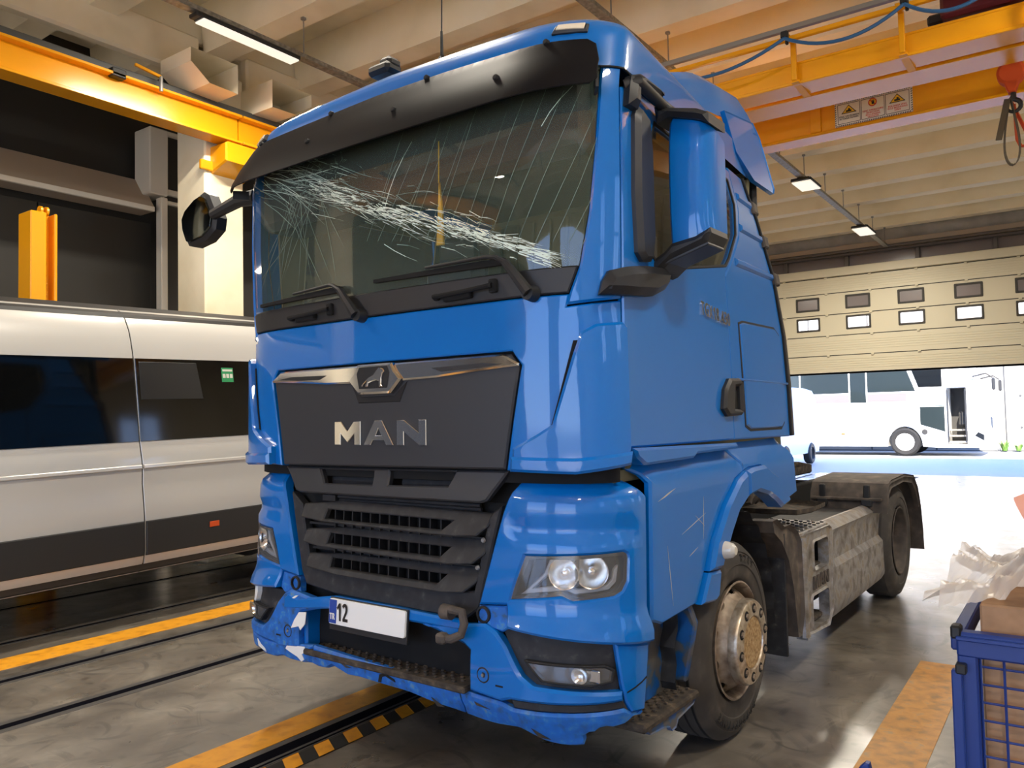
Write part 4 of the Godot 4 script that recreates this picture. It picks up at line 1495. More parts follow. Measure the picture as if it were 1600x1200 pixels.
	# air deflectors on the corners, standing off with a dark slot behind their inner edge
	for sg in [1.0, -1.0]:
		var d := sheet(t, "air_deflector", cab, both([0.812, 1.458, 1.05, 1.445, 1.285, 1.478, 1.302, 1.55, 1.292, 2.045, 1.262, 2.062, 1.135, 2.052, 1.075, 2.02, 1.045, 1.93, 0.965, 1.645, 0.90, 1.60, 0.815, 1.55], sg), 0.04, 0.045, M.blue, 0.045, 0.012)
		sheet(d, "lip", cab, both([0.812, 1.453, 1.05, 1.443, 1.285, 1.476, 1.296, 1.53, 1.05, 1.508, 0.814, 1.515], sg), 0.055, 0.03, M.blue, 0.045, 0.012)
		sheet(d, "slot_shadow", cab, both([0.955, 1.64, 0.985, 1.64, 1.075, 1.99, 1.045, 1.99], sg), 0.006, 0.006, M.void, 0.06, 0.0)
		# pillar beside the windscreen
		var pe := 0.0 if sg > 0 else 0.032
		sheet(t, "windscreen_pillar", cab, both([1.02, 2.140, 1.288, 2.163, 1.288, 3.136, 1.17 + pe, 3.136, 1.164 + pe, 3.0, 1.146 + pe, 2.786, 1.116 + pe, 2.52, 1.074 + pe * 0.6, 2.298, 1.035, 2.194], sg), 0.006, 0.05, M.blue, 0.05, 0.010)

func windscreen(t: Node3D) -> void:
	var g := [-1.07, 2.300, 1.07, 2.300, 1.112, 2.52, 1.143, 2.786, 1.160, 3.0, 1.165, 3.17, -1.195, 3.17, -1.190, 3.0, -1.175, 2.786, -1.148, 2.52]
	var ws := sheet(t, "windscreen", cab, pv2(g), -0.004, 0.006, M.screen_glass, 0.06, 0.0)
	sheet(t, "windscreen_sill", cab, pv2([-1.028, 2.188, 1.028, 2.188, 1.068, 2.298, 0.6, 2.302, 0.0, 2.305, -0.6, 2.302, -1.068, 2.298]), 0.004, 0.03, M.plastic, 0.06, 0.006)
	# shattered glass: fine strips lying on the outer face
	var rng := RandomNumberGenerator.new()
	rng.seed = 12
	var strong := ms()
	var fine := ms()
	var line := func(m: Mesher, a: Vector2, b: Vector2, w: float, sag: float) -> void:
		var n := maxi(2, ceili(a.distance_to(b) / 0.09))
		var d := (b - a).normalized()
		var q := Vector2(-d.y, d.x)
		var prev := a
		for k in range(1, n + 1):
			var u := float(k) / n
			var p := a.lerp(b, u) + q * (sag * 4.0 * u * (1.0 - u) + rng.randf_range(-0.0007, 0.0007))
			var ww := w * (1.0 if k < n else 0.3)
			var e := q * ww
			m.quad(cab(prev.x - e.x, prev.y - e.y, 0.0005), cab(p.x - e.x, p.y - e.y, 0.0005), cab(p.x + e.x, p.y + e.y, 0.0005), cab(prev.x + e.x, prev.y + e.y, 0.0005), Vector3.BACK)
			prev = p
	# main band: from the upper left corner down to the lower right
	var axis := func(u: float) -> Vector2:
		var q := pv2([-0.95, 3.06, -0.62, 2.98, -0.32, 2.86, 0.06, 2.69, 0.42, 2.57, 0.68, 2.47, 0.98, 2.32])
		var k := clampf(u, 0, 0.999) * 6.0
		return q[int(k)].lerp(q[int(k) + 1], k - int(k))
	for k in 210:
		var u := pow(rng.randf(), 1.2) * 0.8
		var c: Vector2 = axis.call(u) + Vector2(rng.randfn(0, 0.05), rng.randfn(0, lerpf(0.085, 0.03, u)))
		var a := deg_to_rad(-22.0 + rng.randfn(0, lerpf(9.0, 3.0, u)))
		var l := rng.randf_range(0.12, 0.5) * (1.1 - u)
		line.call(fine if rng.randf() < 0.72 - 0.3 * u else strong, c, c + Vector2(cos(a), sin(a)) * l, rng.randf_range(0.0006, 0.0016), rng.randf_range(-0.012, 0.012))
	# bright splintered run in the lower right of the band
	for k in 210:
		var u := rng.randf_range(0.48, 0.98)
		var c: Vector2 = axis.call(u) + Vector2(rng.randfn(0, 0.02), rng.randfn(0, 0.028 * (1.5 - u)))
		var a := deg_to_rad(-25.0 + rng.randfn(0, 6.0))
		line.call(strong, c, c + Vector2(cos(a), sin(a)) * rng.randf_range(0.03, 0.14), rng.randf_range(0.0008, 0.0026), 0.002)
	for k in 90:
		var u := rng.randf_range(0.22, 0.5)
		var c: Vector2 = axis.call(u) + Vector2(rng.randfn(0, 0.02), rng.randfn(-0.01, 0.022))
		var a := deg_to_rad(-24.0 + rng.randfn(0, 8.0))
		line.call(strong, c, c + Vector2(cos(a), sin(a)) * rng.randf_range(0.03, 0.12), rng.randf_range(0.0007, 0.002), 0.002)
	# crushed patch
	for k in 150:
		var c := Vector2(rng.randfn(-0.5, 0.15), rng.randfn(2.95, 0.05))
		var a := rng.randf() * TAU
		line.call(fine, c, c + Vector2(cos(a), sin(a)) * rng.randf_range(0.012, 0.05), 0.0009, 0.0)
	# single runs: right half, leaning; left half, radiating
	for k in 17:
		var x := -0.05 + k * 0.072 + rng.randf_range(-0.02, 0.02)
		var y1 := rng.randf_range(2.9, 3.1)
		line.call(fine, Vector2(x, 2.55 - x * 0.15), Vector2(x + 0.26, y1), 0.0009, rng.randf_range(-0.01, 0.01))
	line.call(strong, Vector2(0.06, 2.70), Vector2(0.24, 2.99), 0.0016, 0.02)
	line.call(fine, Vector2(0.05, 2.72), Vector2(0.20, 2.95), 0.001, 0.03)
	line.call(strong, Vector2(0.93, 2.9), Vector2(1.05, 3.05), 0.0014, 0.01)
	for k in 16:
		var b := Vector2(rng.randf_range(-1.0, -0.2), rng.randf_range(2.34, 2.6))
		line.call(fine, Vector2(-0.55 + rng.randf_range(-0.2, 0.2), 2.9), b, 0.0009, rng.randf_range(-0.02, 0.02))
	var a1 := part("crack_lines", strong, M.crack, ws)
	a1.set_meta("kind", "stuff")
	var a2 := part("fine_cracks", fine, M.crack_fine, ws)
	a2.set_meta("kind", "stuff")
	# wipers
	for w in [[0.893, 2.195, 0.806, 2.335, 0.01, 2.348, 0.70], [-0.10, 2.195, -0.215, 2.33, -0.90, 2.325, -0.30]]:
		var o := Node3D.new()
		o.name = "wiper" if not t.has_node("wiper") else "wiper_001"
		t.add_child(o, true)
		var m := ms()
		m.lathe([Vector2(0, 0.05), Vector2(0.03, 0.05), Vector2(0.036, 0.0)], 14, cab(w[0], w[1], 0.0), Vector3.BACK)
		m.tube([cab(w[0], w[1], 0.05), cab(lerpf(w[0], w[2], 0.5), lerpf(w[1], w[3], 0.5) + 0.005, 0.055), cab(w[2], w[3], 0.05)], 0.026, 8, 0.018)
		part("wiper_foot", m, M.plastic, o)
		m = ms()
		m.tube([cab(w[2], w[3], 0.05), cab(w[2] - 0.05, w[3] + 0.028, 0.05), cab(w[6], w[3] + 0.036, 0.045), cab(lerpf(w[6], w[4], 0.5), lerpf(w[3] + 0.03, w[5], 0.5) + 0.012, 0.04)], 0.013, 8, 0.007)
		part("wiper_arm", m, M.plastic, o)
		m = ms()
		for k in 12:
			var u0 := k / 12.0
			var u1 := (k + 1) / 12.0
			m.bar(cab(lerpf(w[2] - 0.02, w[4], u0), lerpf(w[3] + 0.01, w[5], u0), 0.022), cab(lerpf(w[2] - 0.02, w[4], u1), lerpf(w[3] + 0.01, w[5], u1), 0.022), 0.022, 0.03 * (1.0 - 0.5 * u0), Vector3.UP)
		part("wiper_blade", m, M.void, o)
	# cleaning handles on the sill
	for x in [0.55, -0.50]:
		var m := ms()
		m.tube([cab(x - 0.16, 2.232, 0.03), cab(x + 0.02, 2.238, 0.035), cab(x + 0.17, 2.25, 0.03)], 0.011, 8)
		m.bar(cab(x - 0.11, 2.222, 0.012), cab(x + 0.05, 2.226, 0.012), 0.03, 0.035, Vector3.UP, 0.006)
		m.bar(cab(x + 0.145, 2.248, 0.01), cab(x + 0.185, 2.25, 0.01), 0.03, 0.06, Vector3.UP, 0.006)
		m.bar(cab(x - 0.17, 2.232, 0.01), cab(x - 0.14, 2.232, 0.01), 0.03, 0.03, Vector3.UP, 0.006)
		part("cleaning_handle", m, M.void, t)
	# sun visor standing off the glass
	var vfn := func(s: float, y: float, o: float) -> Vector3:
		return cab(s, y, o + 0.03 + 0.09 * clampf((3.28 - y) / 0.24, 0, 1.2))
	var vp := pv2([-1.16, 3.03, -0.9, 2.998, -0.45, 2.99, 0.0, 2.99, 0.45, 2.99, 0.9, 2.995, 1.12, 3.0, 1.145, 3.03, 1.15, 3.10, 1.135, 3.20, 1.10, 3.232, 0.95, 3.246, 0.45, 3.268, 0.0, 3.276, -0.45, 3.262, -0.9, 3.256, -1.14, 3.24])
	var vi := sheet(t, "sun_visor", vfn, vp, 0.0, 0.008, M.visor, 0.06, 0.003)
	var m2 := ms()
	for s in [-1.165, 1.15]:
		m2 = ms()
		m2.bar(cab(s * 0.995, 3.02, 0.02), cab(s * 0.995, 3.02, 0.11), 0.012, 0.05, Vector3.UP)
		part("bracket", m2, M.plastic, vi)
	for b in [[-0.93, 3.25], [-0.34, 3.262], [0.33, 3.268], [0.95, 3.242], [-0.42, 3.10], [0.20, 3.11], [0.80, 3.10]]:
		var m := ms()
		var p: Vector3 = vfn.call(b[0], b[1], -0.004)
		m.lathe([Vector2(0, 0.016), Vector2(0.012, 0.015), Vector2(0.016, 0.0)], 10, p, Vector3(0, 0.3, 1).normalized())
		part("bolt", m, M.plastic_matt, vi)

func cab_sides(t: Node3D) -> void:
	for sg in [1.0, -1.0]:
		var win := both([1.575, 2.40, 1.655, 2.342, 1.91, 2.38, 2.50, 2.475, 2.56, 2.52, 2.72, 2.68, 2.765, 2.86, 2.73, 2.99, 1.66, 2.99, 1.585, 2.86], sg)
		var d := sheet(t, "door", cab, both([1.297, 1.542, 2.474, 1.537, 2.488, 2.42, 2.60, 2.505, 2.785, 2.68, 2.84, 2.86, 2.80, 3.07, 1.45, 3.09, 1.297, 3.05], sg), 0.004, 0.03, M.blue, 0.07, 0.008, [win])
		sheet(d, "door_glass", cab, win, -0.008, 0.005, M.dark_pane, 0.1, 0.0)
		sheet(d, "window_seal", cab, both([1.56, 2.39, 1.65, 2.328, 1.91, 2.366, 2.51, 2.462, 2.575, 2.512, 2.735, 2.675, 2.78, 2.86, 2.74, 3.004, 1.65, 3.004, 1.57, 2.86], sg), 0.008, 0.01, M.plastic_matt, 0.08, 0.002, [win])
		# dark water catcher along the windscreen pillar
		sheet(d, "pillar_fairing", cab, both([1.395, 2.95, 1.385, 2.62, 1.405, 2.368, 1.45, 2.335, 1.53, 2.345, 1.555, 2.45, 1.55, 2.82, 1.53, 2.97, 1.43, 3.0], sg), 0.045, 0.05, M.plastic_grey, 0.04, 0.022)
		# grab handle shell
		var h := ms()
		h.panel(cab, both([2.30, 1.70, 2.36, 1.66, 2.55, 1.665, 2.57, 1.69, 2.57, 1.845, 2.54, 1.862, 2.40, 1.858, 2.33, 1.80], sg), 0.035, 0.04, 0.04, 0.014, [both([2.44, 1.70, 2.535, 1.695, 2.54, 1.82, 2.46, 1.815], sg)])
		part("door_handle", h, M.plastic, d)
		sheet(d, "handle_pocket", cab, both([2.43, 1.69, 2.55, 1.685, 2.55, 1.83, 2.45, 1.825], sg), 0.007, 0.01, M.void, 0.1, 0.0)
		if sg > 0:
			h = ms()
			var c := cab(2.29, 2.185, 0.008)
			var q := (cab(2.4, 2.17, 0.008) - cab(2.18, 2.19, 0.008)).normalized()
			var n := (cab(2.29, 2.185, 0.05) - c).normalized()
			letters(h, "TGX18.430", 0.068, 0.012, Transform3D(Basis(q * 0.82, n.cross(q), n), c))
			part("lettering", h, M.chrome, d)
		# sleeper side behind the door
		var sp := sheet(t, "sleeper_panel", cab, both([2.482, 1.537, 3.385, 1.527, 3.395, 1.86, 3.39, 2.15, 3.345, 2.53, 3.235, 2.74, 3.18, 2.86, 3.08, 3.10, 2.81, 3.10, 2.85, 2.86, 2.793, 2.675, 2.607, 2.497, 2.496, 2.413], sg), 0.0, 0.03, M.blue, 0.07, 0.008)
		sheet(sp, "hatch_seal", cab, both([2.645, 1.60, 2.72, 1.575, 3.235, 1.573, 3.298, 1.61, 3.325, 2.15, 3.24, 2.195, 2.70, 2.19, 2.63, 2.175], sg), 0.003, 0.006, M.plastic_matt, 0.09, 0.002)
		sheet(sp, "side_hatch", cab, both([2.66, 1.61, 2.726, 1.587, 3.23, 1.586, 3.286, 1.62, 3.31, 2.145, 3.232, 2.183, 2.705, 2.178, 2.645, 2.165], sg), 0.010, 0.02, M.blue, 0.09, 0.008)
		for rd in [[2.87, 2.93, 3.14], [2.83, 2.735, 3.235], [2.68, 2.515, 3.35]]:
			sheet(sp, "side_ridge", cab, both([rd[0], rd[1] - 0.02, rd[2], rd[1] - 0.02, rd[2], rd[1] + 0.025, rd[0], rd[1] + 0.025], sg), 0.014, 0.02, M.blue, 0.06, 0.012)
		sheet(sp, "belt_line", cab, both([2.53, 1.852, 3.39, 1.845, 3.39, 1.859, 2.53, 1.866], sg), 0.013, 0.016, M.blue, 0.1, 0.005)
		# rubber rear edge and extender
		var ed := [3.10, 3.10, 3.21, 2.86, 3.265, 2.74, 3.375, 2.53, 3.42, 2.15, 3.425, 1.86, 3.415, 1.53, 3.39, 1.53, 3.398, 1.86, 3.393, 2.15, 3.348, 2.53, 3.238, 2.74, 3.183, 2.86, 3.085, 3.10]
		sheet(t, "rear_seal", cab, both(ed, sg), 0.012, 0.04, M.plastic_matt, 0.1, 0.004)
		var e2 := [3.17, 3.08, 3.28, 2.86, 3.33, 2.74, 3.44, 2.53, 3.49, 2.15, 3.5, 1.86, 3.49, 1.53, 3.42, 1.53, 3.43, 1.86, 3.425, 2.15, 3.38, 2.53, 3.27, 2.74, 3.215, 2.86, 3.11, 3.08]
		sheet(t, "side_extender", cab, both(e2, sg), -0.004, 0.02, M.dirty_plastic, 0.1, 0.004)
		for rd in [[3.14, 2.93], [3.235, 2.735], [3.35, 2.515]]:
			sheet(t, "edge_clip", cab, both([rd[0], rd[1] - 0.045, rd[0] + 0.09, rd[1] - 0.045, rd[0] + 0.09, rd[1] + 0.03, rd[0], rd[1] + 0.03], sg), 0.022, 0.03, M.dirty_plastic, 0.06, 0.008)
	var m := ms()
	m.box(Vector3(0, 2.4, -2.6), Vector3(2.1, 1.9, 0.05), 0.02)
	part("cab_back", m, M.plastic, t)

func roof(t: Node3D) -> void:
	# one shell from the header over the front edge to the back
	var m := ms()
	var D := [[0.0, 3.136, 0.0], [0.2, 3.20, 0.0], [0.4, 3.27, 0.0], [0.55, 3.325, 0.0], [0.62, 3.36, 0.02], [0.7, 3.395, 0.06], [0.76, 3.42, 0.11], [0.82, 3.44, 0.18], [0.88, 3.46, 0.32], [0.94, 3.485, 0.6], [1.0, 3.50, 1.0]]
	var fn := func(u: float, v: float) -> Vector3:
		var s := lerpf(-3.36, 3.36, u)
		var k := clampf(v, 0, 1) * (D.size() - 1)
		var i := mini(int(k), D.size() - 2)
		var w := k - i
		var y := lerpf(D[i][1], D[i + 1][1], w)
		var d := lerpf(D[i][2], D[i + 1][2], w)
		var p := cab(s, minf(y, 3.32), 0.006)
		var tgt := Vector3(0, 0, clampf(p.z, -2.45, -1.3))
		var f := d
		if absf(s) < 1.35: y += 0.02 * (1.0 - absf(p.x) / 1.25)
		return Vector3(lerpf(p.x, tgt.x, f), y, lerpf(p.z, tgt.z, f))
	m.grid(fn, 96, 30, Vector3.ZERO)
	part("roof", m, M.blue, t, 50.0)
	# rear closing plate of the roof
	m = ms()
	m.box(Vector3(0, 3.28, -2.56), Vector3(1.9, 0.36, 0.03), 0.01)
	part("roof_back", m, M.blue, t)
	# seam between roof and pillars
	for s in [-1.0, 1.0]:
		sheet(t, "roof_seam", cab, both([1.165, 3.130, 1.30, 3.136, 1.48, 3.10, 1.48, 3.094, 1.30, 3.129, 1.165, 3.123], s), 0.013, 0.006, M.void, 0.05, 0.0)
	# marker lights
	for sg in [-1.0, 1.0]:
		var ml := sheet(t, "marker_light", cab, both([0.955, 3.298, 1.095, 3.29, 1.10, 3.325, 0.965, 3.335], sg), 0.024, 0.03, M.plastic, 0.05, 0.008)
		sheet(ml, "lamp", cab, both([0.972, 3.304, 1.08, 3.297, 1.085, 3.319, 0.978, 3.328], sg), 0.030, 0.008, M.marker, 0.05, 0.003)
	m = ms()
	m.lathe([Vector2(0, 0.14), Vector2(0.006, 0.14), Vector2(0.009, 0.02), Vector2(0.02, 0.0)], 10, Vector3(0.235, 3.47, -0.5), Vector3.UP)
	m.tube([Vector3(0.235, 3.6, -0.5), Vector3(0.245, 4.5, -0.52)], 0.0035, 6)
	part("antenna", m, M.black, t)
	m = ms()
	m.box(Vector3(-0.17, 3.52, -0.5), Vector3(0.16, 0.06, 0.12), 0.02)
	m.box(Vector3(-0.15, 3.56, -0.52), Vector3(0.09, 0.06, 0.1), 0.02)
	part("roof_camera", m, M.black, t)
	# roof air deflector at the back and its side flaps
	m = ms()
	var rp := pv2([-1.06, 3.47, -1.0, 3.62, -0.93, 3.75, -0.84, 3.83, -0.7, 3.87, -0.35, 3.89, 0.0, 3.90, 0.35, 3.89, 0.7, 3.87, 0.84, 3.83, 0.93, 3.75, 1.0, 3.62, 1.06, 3.47])
	var ro := func(u: float, v: float) -> Vector3:
		var k := u * (rp.size() - 1)
		var i := mini(int(k), rp.size() - 2)
		var q := rp[i].lerp(rp[i + 1], k - i)
		return Vector3(q.x * lerpf(0.78, 1.0, sqrt(v)), lerpf(3.46, q.y, sin(minf(v * 1.3, 1.0) * PI / 2)), lerpf(-1.5, -2.62, v))
	m.grid(ro, 48, 14, Vector3.ZERO)
	part("roof_deflector", m, M.blue, t, 50.0)
	for sg in [-1.0, 1.0]:
		m = ms()
		m.plate(pv2([-2.12, 3.49, -2.58, 3.54, -2.66, 3.46, -2.77, 3.14, -2.74, 3.10, -2.42, 3.12, -2.2, 3.25]), Vector3((1.00 + 0.14 * 3.3) * sg, 0, 0), Vector3(-0.03 * sg, 0, 1), Vector3(-0.14 * sg, 1, 0.0), 0.022 * -sg, 0.006)
		part("side_flap", m, M.blue, t)

func mirrors(t: Node3D) -> void:
	for sg in [1.0, -1.0]:
		if sg < 0: continue
		var mr := Node3D.new()
		mr.name = "mirror"
		t.add_child(mr, true)
		# blue cover: rounded block facing forward, its outer side turning back
		var fn := func(a: float, b: float, o: float) -> Vector3:
			var u := clampf((a - 1.42) / 0.10, 0, 1)
			var x := a if a < 1.42 else 1.42 + 0.065 * sin(u * PI / 2)
			var z := -0.80 - 0.02 * pow(absf(b - 2.68) / 0.3, 4.0) - (0.0 if a < 1.42 else 0.10 * (1.0 - cos(u * PI / 2))) - maxf(0.0, a - 1.52)
			return Vector3(x + o * sin(u * PI / 2), b, z + o * cos(u * PI / 2))
		var c := ms()
		c.panel(fn, pv2([1.305, 2.405, 1.42, 2.435, 1.50, 2.455, 1.62, 2.47, 1.625, 2.68, 1.62, 2.90, 1.52, 2.935, 1.42, 2.975, 1.31, 3.012, 1.298, 2.985, 1.294, 2.70, 1.296, 2.43]), 0.0, 0.03, 0.03, 0.012)
		part("cover", c, M.blue, mr)
		c = ms()
		c.box(Vector3(1.385, 2.69, -0.93), Vector3(0.16, 0.5, 0.14), 0.02)
		part("housing", c, M.plastic, mr)
		var gl := ms()
		gl.box(Vector3(1.385, 2.69, -1.005), Vector3(0.14, 0.48, 0.012), 0.004)
		part("mirror_glass", gl, M.mirror_glass, mr)
		# upper arm
		c = ms()
		c.tube([cab(1.345, 3.06, 0.0), cab(1.36, 3.075, 0.05), Vector3(1.28, 3.06, -0.80), Vector3(1.31, 3.03, -0.84)], 0.028, 12, 0.022)
		c.panel(func(a, b, o): return Vector3(a, b, -0.775 + o), pv2([1.24, 3.06, 1.29, 3.045, 1.44, 3.005, 1.495, 2.975, 1.495, 2.93, 1.45, 2.955, 1.31, 3.0, 1.25, 2.98]), 0.0, 0.2, 0.1, 0.02)
		part("upper_arm", c, M.plastic, mr, 40.0)
		c = ms()
		c.panel(func(a, b, o): return cab(a, b, o), pv2([1.315, 2.97, 1.40, 2.97, 1.405, 3.04, 1.45, 3.085, 1.66, 3.10, 1.68, 3.13, 1.60, 3.15, 1.42, 3.14, 1.335, 3.10]), 0.06, 0.06, 0.04, 0.025)
		part("arm_shell", c, M.plastic, mr, 40.0)
		# lower arm and foot
		c = ms()
		c.panel(func(a, b, o): return Vector3(a, b, -0.77 + o), pv2([1.20, 2.36, 1.27, 2.395, 1.31, 2.43, 1.42, 2.445, 1.49, 2.475, 1.495, 2.45, 1.47, 2.41, 1.32, 2.365, 1.25, 2.31, 1.19, 2.29]), 0.0, 0.2, 0.1, 0.02)
		part("lower_arm", c, M.plastic, mr, 40.0)
		c = ms()
		c.plate(pv2([1.27, -0.96, 1.48, -0.96, 1.48, -0.79, 1.27, -0.78]), Vector3(0, 1.95, 0), Vector3(1, 0.305, 0), Vector3(0, 0, 1), 0.012, 0.004)
		part("arm_underside", c, M.plastic_grey, mr)
		c = ms()
		c.panel(cab, pv2([1.150, 2.172, 1.312, 2.174, 1.50, 2.19, 1.63, 2.235, 1.655, 2.29, 1.64, 2.33, 1.45, 2.315, 1.287, 2.292, 1.195, 2.272, 1.165, 2.23]), 0.075, 0.08, 0.04, 0.035)
		part("mirror_foot", c, M.plastic, mr, 40.0)
	# small front mirror on the far corner
	var fm := Node3D.new()
	fm.name = "front_mirror"
	t.add_child(fm, true)
	var m := ms()
	m.tube([cab(-1.28, 3.04, 0.0), Vector3(-1.40, 3.045, -0.45), Vector3(-1.66, 3.0, -0.44)], 0.05, 10, 0.034)
	part("arm", m, M.plastic, fm)
	var outl := pv2([-1.765, 3.165, -1.72, 3.14, -1.68, 3.06, -1.645, 2.985, -1.66, 2.91, -1.75, 2.85, -1.88, 2.825, -1.915, 2.835, -1.965, 2.93, -1.975, 3.01, -1.94, 3.07, -1.83, 3.14])
	m = ms()
	m.panel(func(a, b, o): return Vector3(a, b, -0.44 - 0.12 * (a + 1.64) + o), outl, 0.0, 0.09, 0.04, 0.02)
	part("housing", m, M.plastic, fm)
	var gp := pv2([-1.765, 3.135, -1.725, 3.11, -1.695, 3.05, -1.662, 2.985, -1.675, 2.925, -1.755, 2.872, -1.88, 2.848, -1.905, 2.86, -1.938, 2.94, -1.945, 3.005, -1.915, 3.055, -1.825, 3.115])
	m = ms()
	m.panel(func(a, b, o): return Vector3(a, b, -0.434 - 0.12 * (a + 1.64) - 0.3 * (Vector2(a, b) - Vector2(-1.8, 2.98)).length_squared() + o + 0.014), gp, 0.0, 0.01, 0.03, 0.003)
	part("convex_glass", m, M.dark_mirror, fm)

func bumper(t: Node3D) -> void:
	var hb := func(s: float, y: float, o: float) -> Vector3:
		# pressed step above the lamps, rolled top and flared foot
		var a := absf(s)
		var r := smoothstep(1.262, 1.240, y) * smoothstep(1.155, 1.175, y) * smoothstep(0.76, 0.80, a) * smoothstep(1.312, 1.290, a)
		return bmp(s, y, o - 0.016 * r - 0.05 * smoothstep(1.345, 1.44, y) + 0.03 * smoothstep(0.885, 0.78, y))
	# black structure behind all bumper pieces
	sheet(t, "bumper_frame", bmp, pv2([-1.36, 0.47, 1.36, 0.47, 1.36, 1.44, -1.36, 1.44]), -0.11, 0.02, M.void, 0.15, 0.0)
	for sg in [1.0, -1.0]:
		var lamp := both([0.842, 1.102, 1.216, 1.118, 1.234, 1.108, 1.238, 1.09, 1.232, 1.0, 1.208, 0.962, 1.171, 0.945, 1.014, 0.929, 0.975, 0.948, 0.780, 0.917], sg)
		sheet(t, "headlamp_panel", hb, both([0.790, 1.415, 0.86, 1.438, 1.18, 1.44, 1.30, 1.415, 1.378, 1.335, 1.368, 0.845, 1.386, 0.735, 1.12, 0.762, 0.775, 0.80, 0.755, 0.89, 0.612, 0.876, 0.735, 1.277], sg), 0.0, 0.06, M.blue, 0.035, 0.010, [lamp])
		sheet(t, "tow_cover_panel", bmp, both([0.607, 0.870, 0.752, 0.884, 0.772, 0.80, 0.735, 0.775, 0.60, 0.795], sg), -0.012, 0.04, M.blue_worn, 0.05, 0.006)
		# headlight: dark bowl, two reflectors, light guide, clear cover
		var hl := Node3D.new()
		hl.name = "headlight" if sg > 0 else "headlight_001"
		t.add_child(hl, true)
		sheet(hl, "lamp_bowl", bmp, lamp, -0.085, 0.01, M.plastic_matt, 0.05, 0.0)
		sheet(hl, "lamp_rim", bmp, lamp, -0.004, 0.06, M.plastic_matt, 0.05, 0.003, [both([0.856, 1.088, 1.21, 1.103, 1.22, 1.085, 1.215, 1.01, 1.19, 0.975, 1.165, 0.962, 1.02, 0.946, 0.98, 0.964, 0.802, 0.934], sg)])
		sheet(hl, "light_guide", bmp, both([0.808, 0.937, 0.984, 0.966, 1.02, 0.95, 1.16, 0.966, 1.196, 0.995, 1.208, 1.062, 1.186, 1.045, 1.176, 1.005, 1.15, 0.984, 1.03, 0.972, 0.984, 0.99, 0.86, 0.967, 0.925, 1.03, 0.945, 1.093, 0.925, 1.092, 0.905, 1.035, 0.83, 0.955], sg), -0.030, 0.02, M.drl, 0.05, 0.004)
		for q in [[0.985, 1.035, 0.042, 0.062], [1.095, 1.042, 0.072, 0.066]]:
			var m := ms()
			var c := bmp(q[0] * sg, q[1], -0.07)
			var n := (bmp(q[0] * sg, q[1], 0.0) - c).normalized()
			n = (n + Vector3(0, 0, 0.5)).normalized()
			var prof := []
			for k in 9:
				var r: float = q[3] * k / 8.0
				prof.append(Vector2(r, 0.05 * (r / q[3]) * (r / q[3])))
			prof.reverse()
			m.lathe(prof, 20, c, n)
			m.lathe([Vector2(q[3], 0.05), Vector2(q[3] + 0.004, 0.052), Vector2(q[3] + 0.004, 0.0)], 20, c, n)
			part("reflector", m, M.reflector, hl)
			m = ms()
			m.lathe([Vector2(0, 0.045), Vector2(0.013, 0.04), Vector2(0.016, 0.0)], 12, c, n)
			part("bulb", m, M.chrome, hl)
		sheet(hl, "projector_frame", bmp, both([1.025, 1.094, 1.038, 1.095, 1.036, 0.985, 1.02, 0.982], sg), -0.018, 0.03, M.plastic_matt, 0.05, 0.003)
		sheet(hl, "lens", bmp, lamp, -0.002, 0.004, M.lens, 0.05, 0.0)
		# lower corner: blue frame round the fog lamp
		sheet(t, "fog_lamp_frame", bmp, both([0.577, 0.515, 0.74, 0.497, 0.79, 0.512, 1.215, 0.528, 1.212, 0.566, 0.88, 0.582, 0.835, 0.615, 0.765, 0.725, 0.712, 0.775, 0.655, 0.802, 0.30, 0.757, 0.40, 0.738, 0.545, 0.703, 0.578, 0.682], sg), 0.012, 0.05, M.blue if sg > 0 else M.blue_worn, 0.045, 0.012)
		sheet(t, "fog_lamp_housing", bmp, both([0.722, 0.79, 1.165, 0.765, 1.232, 0.70, 1.212, 0.555, 0.872, 0.57, 0.825, 0.61], sg), -0.03, 0.03, M.plastic_dusty, 0.05, 0.004)
		var fl := Node3D.new()
		fl.name = "fog_lamp" if sg > 0 else "fog_lamp_001"
		t.add_child(fl, true)
		var fp := both([0.842, 0.680, 1.0, 0.676, 1.14, 0.674, 1.178, 0.655, 1.172, 0.606, 1.087, 0.592, 0.907, 0.602], sg)
		sheet(fl, "bowl", bmp, fp, -0.022, 0.004, M.plastic_grey, 0.05, 0.0)
		sheet(fl, "rim", bmp, fp, 0.004, 0.04, M.plastic_matt, 0.05, 0.004, [both([0.860, 0.671, 1.0, 0.668, 1.135, 0.665, 1.165, 0.65, 1.16, 0.613, 1.085, 0.602, 0.913, 0.611], sg)])
		var m3 := ms()
		var cc := bmp(1.045 * sg, 0.638, -0.02)
		m3.lathe([Vector2(0.034, 0.02), Vector2(0.026, 0.008), Vector2(0.012, 0.001), Vector2(0, 0)], 18, cc, Vector3(0.3 * sg, 0, 1).normalized())
		m3.box(cc + Vector3(0.05 * sg, 0, -0.01), Vector3(0.07, 0.05, 0.01), 0.004)
		part("reflector", m3, M.reflector, fl)
		sheet(fl, "lens", bmp, fp, 0.0, 0.003, M.lens, 0.06, 0.0)
		sheet(t, "step_strip", bmp, both([0.788, 0.511, 1.222, 0.526, 1.222, 0.496, 0.80, 0.478], sg), -0.004, 0.03, M.plastic_dusty, 0.06, 0.004)
		sheet(t, "corner_piece", bmp, both([1.172, 0.757, 1.375, 0.728, 1.368, 0.60, 1.346, 0.465, 1.262, 0.475, 1.226, 0.525, 1.212, 0.58], sg), 0.006, 0.03, M.blue, 0.05, 0.008)
		sheet(t, "corner_seam", bmp, both([1.232, 0.563, 1.36, 0.60, 1.36, 0.594, 1.232, 0.557], sg), 0.008, 0.004, M.void, 0.05, 0.0)
